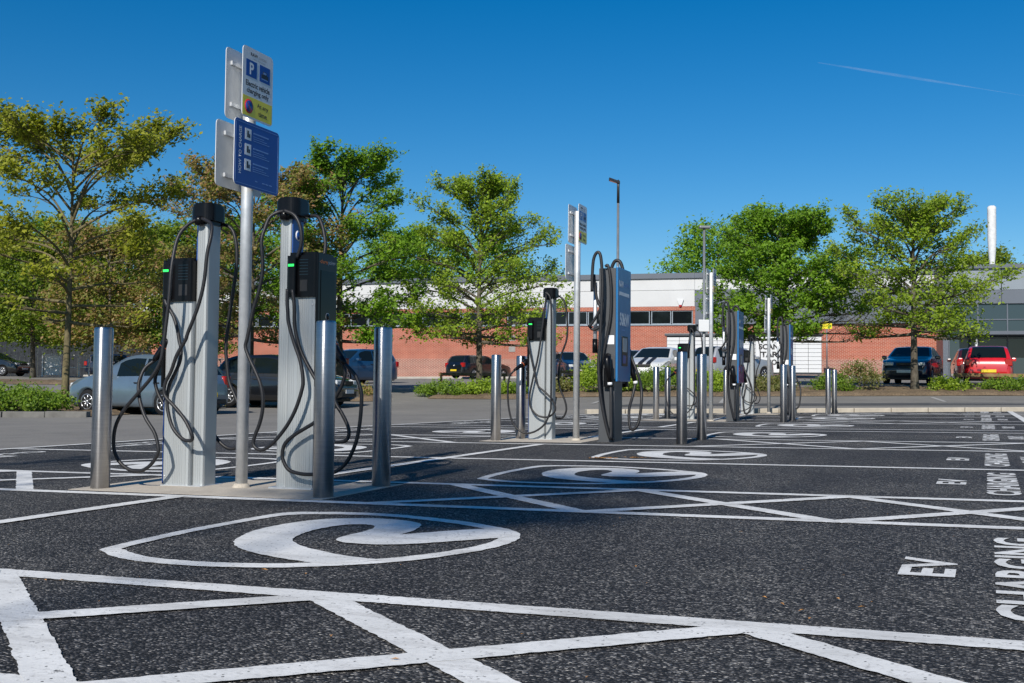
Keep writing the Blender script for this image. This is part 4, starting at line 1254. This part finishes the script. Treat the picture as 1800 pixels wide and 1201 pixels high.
chR = ac_charger("grey and blue charging post right of the nearest sign post, dark screen facing the bays", W3(-3.585, 5.812), 0, GC)
chR.location.z += .008
d1 = [(-3.66,1.69),(-3.69,1.68),(-3.73,1.65),(-3.75,1.58),(-3.76,1.5),(-3.75,1.39),(-3.75,1.3),(-3.77,1.2),(-3.81,1.08),(-3.83,.99),(-3.85,.9),(-3.86,.85),(-3.83,.78),(-3.79,.71),(-3.75,.63),(-3.73,.55),(-3.73,.46),(-3.75,.38),(-3.78,.31),(-3.79,.26),(-3.76,.23),(-3.71,.23),(-3.64,.28),(-3.56,.37),(-3.5,.47),(-3.46,.58),(-3.45,.65),(-3.47,.76),(-3.51,.86),(-3.54,.94),(-3.56,1.01),(-3.565,1.07),(-3.57,1.12),(-3.57,1.2)]
cable(chR, [(x, 5.70 - min(.08, .02 * i), z) for i, (x, z) in enumerate(d1)])
d2 = [(-3.64,1.69),(-3.57,1.66),(-3.53,1.6),(-3.515,1.53),(-3.52,1.46),(-3.545,1.395)]
cable(chR, d2, y0=5.68)
d2b = [(-3.56,1.2),(-3.545,1.1),(-3.54,.99),(-3.52,.9),(-3.49,.82),(-3.45,.75),(-3.39,.66),(-3.33,.58),(-3.30,.5)]
cable(chR, d2b, y0=5.66)
d3 = [(-3.64,1.685),(-3.53,1.68),(-3.48,1.62),(-3.45,1.55),(-3.43,1.48),(-3.43,1.40)]
cable(chR, [(x, 5.90 - .02 * i, z) for i, (x, z) in enumerate(d3)])
d5 = [(-3.17,.745),(-3.12,.70),(-3.09,.66),(-3.06,.58),(-3.06,.48),(-3.07,.38),(-3.09,.29),(-3.13,.2),(-3.18,.14),(-3.23,.11),(-3.29,.095),(-3.37,.09),(-3.46,.09),(-3.54,.11),(-3.58,.16),(-3.59,.21),(-3.57,.27),(-3.51,.32),(-3.44,.36),(-3.37,.4),(-3.3,.46),(-3.27,.55)]
cable(chR, d5, y0=5.63)
gun(chR, (-3.17, 5.63, .745), (-3.33, 5.70, .905))
d4 = [(-3.28,.77),(-3.25,.73),(-3.245,.68),(-3.27,.61),(-3.3,.56),(-3.31,.53),(-3.29,.49),(-3.26,.45),(-3.22,.38),(-3.21,.33),(-3.23,.29),(-3.27,.28),(-3.31,.28),(-3.38,.30)]
cable(chR, d4, y0=5.76)
gun(chR, (-3.28, 5.76, .77), (-3.36, 5.80, .87))
# second row post with its cables, then copies
ch2 = ac_charger("grey charging post beside the nearest blue rapid charger", W3(-4.17, 12.18), PI, GC)
ch2.location.z += .006
e1 = [(-4.09,1.74),(-4.1,1.63),(-4.14,1.31),(-4.19,.97),(-4.25,.72),(-4.29,.51),(-4.27,.38),(-4.18,.29),(-4.05,.28),(-3.97,.36),(-4.0,.47),(-4.1,.57),(-4.19,.65),(-4.24,.84),(-4.29,1.05),(-4.32,1.22)]
cable(ch2, e1, y0=12.0)
e2 = [(-4.08,1.74),(-4.02,1.62),(-4.01,1.1),(-4.01,.47),(-4.02,.34),(-4.09,.19),(-4.22,.1),(-4.35,.09),(-4.47,.18),(-4.53,.35),(-4.55,.57),(-4.53,.74),(-4.47,.82)]
cable(ch2, e2, y0=11.96)
gun(ch2, (-4.47, 11.96, .82), (-4.36, 12.1, .93))
e3 = [(-4.07,1.74),(-3.97,1.66),(-3.93,1.47),(-3.93,1.21),(-4.0,1.0),(-4.03,.76),(-4.01,.61),(-3.95,.47),(-3.93,.36),(-3.97,.27),(-4.05,.26),(-4.08,.34),(-4.06,.51)]
cable(ch2, e3, y0=12.3)
ch3 = copy_tree(ch2); ch3.location = W3(-4.10, 20.4); ch3['label'] = "grey charging post with green light just left of the third sign post"
ch4 = copy_tree(ch2); ch4.location = W3(-3.60, 24.75); ch4['label'] = "farthest grey charging post, between the two farthest rapid chargers"

def dc_charger(label, loc, group):
    t = empty("rapid_charger", loc, 0, label, "charger", group)
    MB().rbox(-.1, .085, -.285, .06, 0, .70, .008).build("pedestal", MAT["charger_grey"], t)
    MB().box(-.115, .1, -.30, .08, -.03, .008).build("base_plate", MAT["charger_grey"], t)
    body = MB(); 
    prof = [(-.1, .70), (.055, .66), (.095, .72), (.095, 1.96), (-.1, 1.96)]
    n = len(prof); vs = [(x, -.29, z) for x, z in prof] + [(x, .29, z) for x, z in prof]
    body.add(vs, [tuple(range(n)), tuple(range(2*n-1, n-1, -1))] + [(k, k + n, (k + 1) % n + n, (k + 1) % n) for k in range(n)])
    b = body.build("body", MAT["charger_grey"], t)
    fp = MB().rbox(.0955, .122, -.292, .292, .68, 1.975, .010, 2).build("front_panel", MAT["charger_blue"], t)
    place_text(text_mesh("RAW", 1, .05, .2, .075), fp, "print_white", -.15, 1.79, .1235)
    place_text(text_mesh("charging", 1, .02, .24, .065), fp, "print_pale_blue", .1, 1.785, .1235)
    MB().box(.1232, .1238, -.23, .2, 1.66, 1.70).build("print_line", MAT["print_white"], fp)
    place_text(text_mesh("50kW", 1, .04, .42, .15), fp, "print_white", .0, 1.39, .1235)
    MB().box(.1232, .1238, -.12, .02, 1.265, 1.275).build("print_line", MAT["print_pale_blue"], fp)
    sc = MB().rbox(.118, .128, -.12, .13, .86, 1.20, .01, 2).build("screen_frame", MAT["black_plastic"], fp)
    MB().box(.1283, .1295, -.09, .1, 1.02, 1.18).build("screen", MAT["print_grey"], sc)
    MB().box(.1283, .1295, -.08, .05, .89, .98).build("card_reader", MAT["sign_blue"], sc)
    # fittings on the near side
    MB().box(-.02, .08, -.2925, -.2905, 1.10, 1.20).build("sticker", MAT["print_white"], b)
    for z in (.83, .98): MB().box(-.06, .05, -.2925, -.2905, z, z + .006).build("panel_joint", MAT["print_black"], b)
    hs = MB(); hs.prism(rrect(.055, .035, .02, 4, .03, -.325), .62, .83); hs.build("holster", MAT["black_plastic"], t)
    hs = MB(); hs.prism(rrect(.055, .035, .02, 4, .03, .325), .62, .83); hs.build("holster", MAT["black_plastic"], t)
    gm = MB().tube([(.035, -.36, .98), (.03, -.40, .92), (.04, -.385, .80), (.055, -.37, .66)], [.03, .045, .035, .024], 12).build("connector", MAT["black_plastic"], t)
    MB().tube([(.055, -.37, .67), (.056, -.37, .64)], .027, 12).build("collar", MAT["print_white"], gm)
    gm = MB().tube([(.05, .36, .98), (.09, .40, .92), (.12, .39, .80), (.16, .37, .68)], [.03, .045, .035, .024], 12).build("connector", MAT["black_plastic"], t)
    MB().tube([(.158, .371, .69), (.165, .37, .66)], .027, 12).build("collar", MAT["print_white"], gm)
    # cable boom: upright strut with hoop
    am = MB().tube([(-.14, -.30, 1.02), (-.14, -.30, 1.80)], .022, 10).build("cable_strut", MAT["galvanised_steel"], t)
    MB().tube([(-.14, -.30, 1.0), (-.14, -.30, 1.16)], .03, 10).build("strut_sleeve", MAT["black_plastic"], am)
    MB().box(-.13, -.09, -.29, -.23, 1.55, 1.60).build("strut_bracket", MAT["charger_grey"], am)
    MB().box(-.13, -.09, -.29, -.23, 1.25, 1.30).build("strut_bracket", MAT["charger_grey"], am)
    return t
dc2 = dc_charger("nearest blue fronted rapid charger with thick looping cables", W3(-3.28, 12.05), "blue rapid chargers")
dcy = 12.05 - .34
f1 = [(-3.42,1.70),(-3.42,1.85),(-3.405,2.06),(-3.36,2.14),(-3.32,2.08),(-3.3,1.79),(-3.31,1.49),(-3.33,1.08),(-3.34,.88),(-3.32,.58),(-3.27,.28),(-3.215,.07),(-3.205,.12),(-3.21,.38),(-3.215,.55),(-3.225,.66)]
cable(dc2, [(x, dcy - .03 * min(3, abs(i - 15) * .5), z) for i, (x, z) in enumerate(f1)], .018)
f2 = [(-3.30,1.99),(-3.27,2.0),(-3.245,1.9),(-3.23,1.69),(-3.24,1.39),(-3.31,1.04),(-3.35,.76),(-3.32,.42),(-3.25,.14),(-3.19,.04)]
cable(dc2, f2, .017, 11.73)
f3 = [(-3.42,1.90),(-3.39,1.65),(-3.33,1.5),(-3.31,1.38),(-3.36,1.30),(-3.43,1.28),(-3.48,1.33)]
cable(dc2, f3, .016, 11.69)
f3b = [(-3.30,1.62),(-3.34,1.49),(-3.41,1.37),(-3.46,1.31)]
cable(dc2, f3b, .016, 11.65)
cable(dc2, [(-3.35,12.1,1.94),(-3.31,12.1,2.06),(-3.27,12.1,2.1),(-3.22,12.1,2.07),(-3.18,12.1,1.94)], .02)
f4 = [(-3.24,12.37,1.5),(-3.22,12.39,1.25),(-3.17,12.41,1.0),(-3.08,12.36,.8),(-2.99,12.2,.58),(-3.0,12.15,.28),(-3.05,12.13,.16),(-3.11,12.15,.17),(-3.15,12.25,.36),(-3.14,12.36,.52),(-3.118,12.42,.68)]
cable(dc2, f4, .017)
dc3 = copy_tree(dc2); dc3.location = W3(-3.12, 19.72); dc3['label'] = "middle rapid charger, right of the third sign post"
plain("magenta_panel", (.22, .012, .12), .35)
dc4 = copy_tree(dc2); dc4.location = W3(-2.74, 24.5); dc4['label'] = "farthest rapid charger, behind the last but one pair of bollards"

for d_ in (dc3, dc4):
    MB().rbox(.1222, .126, -.288, .288, .69, .99, .001, 1).build("lower_panel", MAT["magenta_panel"], d_)
# ------------------------------------------------------------------ sign posts
def plate(parent, name, mat, x, hy, hz, zc, yc=0.0, th=.0022, r=.03):
    o = MB(); pts = rrect(hy, hz, r, 5, yc, zc); n = len(pts)
    vs = [(x - th, a, b) for a, b in pts] + [(x + th, a, b) for a, b in pts]
    o.add(vs, [tuple(reversed(range(n))), tuple(range(n, 2 * n))] + [(k, (k + 1) % n, (k + 1) % n + n, k + n) for k in range(n)])
    return o.build(name, MAT[mat], parent)
def yz(parent, name, mat, x, y0, y1, z0, z1): return MB().box(x, x + .0008, y0, y1, z0, z1).build(name, MAT[mat], parent)
def disc(parent, name, mat, x, y, z, r):
    o = MB(); o.lathe([(r, 0), (r, .0008)], 28, 0, 0, 'x'); return o.build(name, MAT[mat], parent, (x, y, z))
def parking_face(p, s, z0):
    """white parking plate; s = +1 faces +X, -1 faces -X"""
    x = s * .0635
    def tx(body, mat, y, z, wd, ht, bold=.0, dx=0.0):
        me = text_mesh(body, 1, bold, wd, ht)
        for v in me.vertices: v.co = (0, s * v.co.x, v.co.y)
        link("lettering", me, MAT[mat], p, (x + s * (.0008 + dx), s * y, z))
    def rc(mat, y0, y1, za, zb, nm="print_panel", dx=0.0):
        a, b = sorted((s * y0, s * y1)); xx = x + s * dx
        return MB().box(min(xx, xx + s * .0008), max(xx, xx + s * .0008), a, b, za, zb).build(nm, MAT[mat], p)
    tx("RAW", "print_black", -.045, z0 + .405, .075, .022, .02); tx("CHARGING", "print_grey", .045, z0 + .402, .09, .016)
    tx("electric vehicle network", "print_grey", .01, z0 + .38, .13, .01)
    rc("sign_blue", -.13, -.015, z0 + .26, z0 + .365); tx("P", "print_white", -.072, z0 + .3125, .045, .075, .03, .001)
    rc("sign_blue", .015, .13, z0 + .26, z0 + .365)
    rc("print_black", .035, .11, z0 + .285, z0 + .31, "car_icon", .001); rc("print_black", .05, .095, z0 + .31, z0 + .33, "car_icon", .001)
    rc("print_pale_blue", .058, .087, z0 + .314, z0 + .326, "car_icon", .002); rc("print_pale_blue", .04, .105, z0 + .278, z0 + .284, "car_icon", .001)
    tx("Electric vehicle", "print_black", 0, z0 + .217, .26, .036, .025); tx("charging only", "print_black", 0, z0 + .17, .24, .040, .025)
    rc("sign_yellow", -.158, .158, z0 + .012, z0 + .135)
    for rr, mt, dx in ((.045, "sign_red", .001), (.035, "sign_blue", .002)):
        o = MB(); o.lathe([(rr, 0), (rr, .0008)], 28, 0, 0, 'x'); o.build("roundel", MAT[mt], p, (x + s * dx, s * -.095, z0 + .073))
    q = MB(); q.add([(0, -.03, .024), (0, -.024, .03), (0, .03, -.024), (0, .024, -.03)], [(0, 1, 2, 3)]); q.build("roundel_bar", MAT["sign_red"], p, (x + s * .0035, s * -.095, z0 + .073))
    tx("At any", "print_black", .055, z0 + .095, .125, .034, .02, .001); tx("time", "print_black", .055, z0 + .048, .095, .03, .02, .001)
def sign_post(loc, label, low_right=True, height=2.66):
    t = empty("sign_post", loc, 0, label, "sign", "charging bay sign posts")
    MB().lathe([(.037, 0), (.037, height), (.030, height + .01)], 24).build("pole", MAT["galvanised_steel"], t)
    MB().lathe([(.06, -.02), (.055, .012), (.039, .03)], 20).build("foot_collar", MAT["pad_concrete"], t)
    for s in (1, -1):
        p = plate(t, "parking_plate", "sign_white", s * .061, .165, .222, 2.512)
        parking_face(p, s, 2.29)
        for z in (2.38, 2.64):
            MB().box(min(s*.0585, s*.044), max(s*.0585, s*.044), -.12, .12, z - .012, z + .012).build("channel", MAT["galvanised_steel"], p)
        if s == 1 and not low_right: continue
        q = plate(t, "instruction_plate", "sign_white", s * .066, .243, .205, 2.06)
        plate(q, "blue_face", "sign_blue", s * .0686, .242, .204, 2.06, 0, .0004)
        x = s * .0692
        def rc(mat, y0, y1, za, zb, nm="print_panel", dx=0.0):
            a, b = sorted((s * y0, s * y1)); xx = x + s * dx
            return MB().box(min(xx, xx + s * .0008), max(xx, xx + s * .0008), a, b, za, zb).build(nm, MAT[mat], q)
        for (a, b, c, d) in ((-.228, .228, 2.247, 2.250), (-.228, .228, 1.870, 1.873), (-.231, -.228, 1.88, 2.24), (.228, .231, 1.88, 2.24)): rc("print_pale_blue", a, b, c, d, "border")
        me = text_mesh("HOW TO CHARGE", 1, .015, .29, .028)
        for v in me.vertices: v.co = (0, s * -v.co.y, v.co.x)
        link("lettering", me, MAT["print_white"], q, (x + s * .0008, s * -.185, 2.075))
        for k, z in enumerate((2.185, 2.09, 1.995)):
            rc("print_white", -.135, -.07, z - .035, z + .035, "icon_panel")
            rc("print_black", -.115, -.098, z - .02, z + .022, "icon", .001); rc("print_black", -.095, -.082, z - .02, z + .004, "icon", .001)
            rc("print_pale_blue", -.045, .12, z + .014, z + .022, "print_line")
            for m_ in range(3): rc("print_pale_blue", -.045, .07 + .03 * m_, z - .004 - .013 * m_, z - .0005 - .013 * m_, "print_line")
        for y in (-.02, .06, .1, .14): rc("print_pale_blue", y, y + .025, 1.905, 1.911, "print_line")
        for z in (1.93, 2.19):
            MB().box(min(s*.062, s*.046), max(s*.062, s*.046), -.17, .17, z - .012, z + .012).build("channel", MAT["galvanised_steel"], q)
    return t
s1 = sign_post(W3(-3.935, 5.715), "tall sign post between the two nearest chargers with white and blue plates", True)
s2 = sign_post(W3(-3.71, 11.99), "sign post between the second grey charging post and blue rapid charger", False)
s3 = copy_tree(s2); s3.location = W3(-3.48, 19.38); s3['label'] = "sign post left of the middle rapid charger, third from the camera"
s4 = copy_tree(s2); s4.location = W3(-3.24, 25.47); s4['label'] = "farthest sign post, in front of the lettered locker panel"

# ------------------------------------------------------------------ steel bollards
bm_ = MB().lathe([(.058, -.02), (.058, .985), (.0545, .994), (.048, .998), (.02, 1.0)], 40).mesh("bollard"); bm_.materials.append(MAT["brushed_steel"])
BOL = [(-4.74, 5.39, "steel bollard at the left end of the nearest charger pad"),
       (-3.14, 5.35, "nearest steel bollard, in front of the grey and blue charging post"),
       (-3.15, 6.07, "steel bollard right of the nearest chargers, set back from the front one"),
       (-4.60, 11.71, "front steel bollard left of the second grey charging post"),
       (-4.49, 12.25, "steel bollard directly behind the looping cable of the second charging post"),
       (-2.40, 11.61, "front bollard of the pair right of the nearest rapid charger"),
       (-2.36, 12.54, "rear bollard of the pair right of the nearest rapid charger"),
       (-4.65, 20.12, "left one of the thin bollard pair before the striped white car"),
       (-4.56, 20.71, "right one of the thin bollard pair before the striped white car"),
       (-2.18, 19.09, "left one of the bollard pair in front of the farthest rapid charger"),
       (-2.15, 20.21, "right one of the bollard pair in front of the farthest rapid charger"),
       (-4.10, 24.71, "bollard mostly hidden behind the middle rapid charger"),
       (-1.86, 24.64, "left one of the farthest bollard pair, below the yellow sign"),
       (-1.78, 25.39, "right one of the farthest bollard pair, below the yellow sign")]
for x, y, lb in BOL:
    o = link("bollard", bm_); o.location = W3(x, y); o.rotation_euler = (0, 0, x * 7 + y)
    tag(o, lb, "bollard", "stainless steel bollards")

# ------------------------------------------------------------------ lamp posts and small signs
l1 = empty("street_lamp", V(4.1, 42.0), YAW, "tall lamp post with an angled black lantern above the blue rapid charger", "street lamp")
MB().lathe([(.09, -.2), (.09, 1.2), (.06, 1.25), (.05, 7.1)], 16).build("pole", MAT["lamp_grey"], l1)
MB().lathe([(.056, 7.1), (.052, 7.98), (.02, 8.02)], 16).build("pole_top", MAT["lamp_black"], l1)
hd = MB().add([(.06,-.1,7.86),(.06,.1,7.86),(-.36,.16,8.0),(-.36,-.16,8.0),(.06,-.08,7.95),(.06,.08,7.95),(-.36,.12,8.09),(-.36,-.12,8.09)], [(0,1,2,3),(7,6,5,4),(0,4,5,1),(1,5,6,2),(2,6,7,3),(3,7,4,0)])
lo_ = hd.build("lantern", MAT["lamp_black"], l1)
MB().add([(-.05,-.07,7.88),(-.05,.07,7.88),(-.33,.12,7.975),(-.33,-.12,7.975)], [(0,1,2,3)]).build("lens", MAT["lamp_glass"], lo_)
l2 = empty("street_lamp", V(6.4, 36.0), YAW, "slim grey lamp post carrying a white box sign", "street lamp")
MB().lathe([(.075, -.2), (.075, .9), (.055, .95), (.042, 5.5)], 16).build("pole", MAT["lamp_grey"], l2)
MB().rbox(-.17, .2, -.12, .12, 5.48, 5.57, .03, 2).build("lantern", MAT["lamp_grey"], l2)
MB().rbox(-.20, .20, -.16, -.07, 2.02, 2.42, .02, 2).build("box_sign", MAT["locker_white"], l2)
ys = empty("warning_sign", V(17.35, 59.5), BR, "small yellow sign on a grey post before the brick wall", "sign")
MB().lathe([(.035, -.2), (.035, 3.15)], 12).build("post", MAT["lamp_grey"], ys)
MB().rbox(-.27, .27, -.05, -.037, 2.72, 3.12, .006, 1).build("plate", MAT["sign_yellow"], ys)

# ------------------------------------------------------------------ fallen bits on the asphalt
lr = random.Random(5); lm = MB()
def bit(x, y, s):
    a = lr.uniform(0, PI); z = gz(x, y) + .012
    c, d = math.cos(a), math.sin(a); l, b = s * lr.uniform(.7, 1.3), s * .35
    lm.add([(x - c*l, y - d*l, z), (x + d*b, y - c*b, z + s*.3), (x + c*l, y + d*l, z + s*.1), (x - d*b, y + c*b, z + s*.25)], [(0, 1, 2, 3)])
for _ in range(60): bit(-2.55 + lr.gauss(0, .06), 8.98 + lr.gauss(0, .03), .018)
for _ in range(26): bit(-2.28 + lr.gauss(0, .05), 9.12 + lr.gauss(0, .04), .018)
for x, y in ((-2.05, 3.12), (-1.88, 3.1), (-.42, 3.2), (-.36, 3.12), (-.22, 3.25), (-.3, 3.05), (-.15, 3.15), (-.27, 2.95), (-1.35, 2.35), (-1.1, 2.2), (-.7, 4.6), (-1.3, 4.9), (-2.6, 2.72), (-2.55, 2.74), (-.9, 3.6)):
    bit(x, y, .012)
for _ in range(60): bit(lr.uniform(-4, .4), lr.uniform(2.2, 9), .006)
tag(lm.build("leaf_litter", MAT["litter_tan"]), "tan twigs and bud scales scattered on the dark asphalt", "litter", kind="stuff")

# ------------------------------------------------------------------ aircraft trail
m = NT("vapour", 1.0, 0, 0)
m.color((.85, .87, .9, 1))
tr = m.node("ShaderNodeBsdfTransparent"); mx = m.node("ShaderNodeMixShader")
nv = m.noise(m.coords("Object", (1, 1, 1)), .004, 4, .6)
m.l(m.ramp(nv.outputs[0], [(.3, .998), (.7, .94)]), mx.inputs[0])
m.l(m.b.outputs[0], mx.inputs[1]); m.l(tr.outputs[0], mx.inputs[2]); m.l(mx.outputs[0], m.n["Material Output"].inputs[0])
DD = 6000.0
pts = []; rad = []
for i in range(25):
    x = 1440 + 380 * i / 24; y = 104 + 58 * i / 24
    q = LAT * ((x - 900) / 1900 * DD) + FWD * DD
    pts.append((q.x, q.y, CAM_H + (686.5 - y) / 1900 * DD)); rad.append((2.0 + 6 * math.sin(PI * min(1, i / 18)) ) * (1 if i < 18 else max(.4, 1 - (i - 18) / 9)))
ct = MB().tube(pts, rad, 8).build("vapour_trail", m.m)
tag(ct, "faint white aircraft trail high in the blue sky at the right", "vapour trail", kind="stuff")
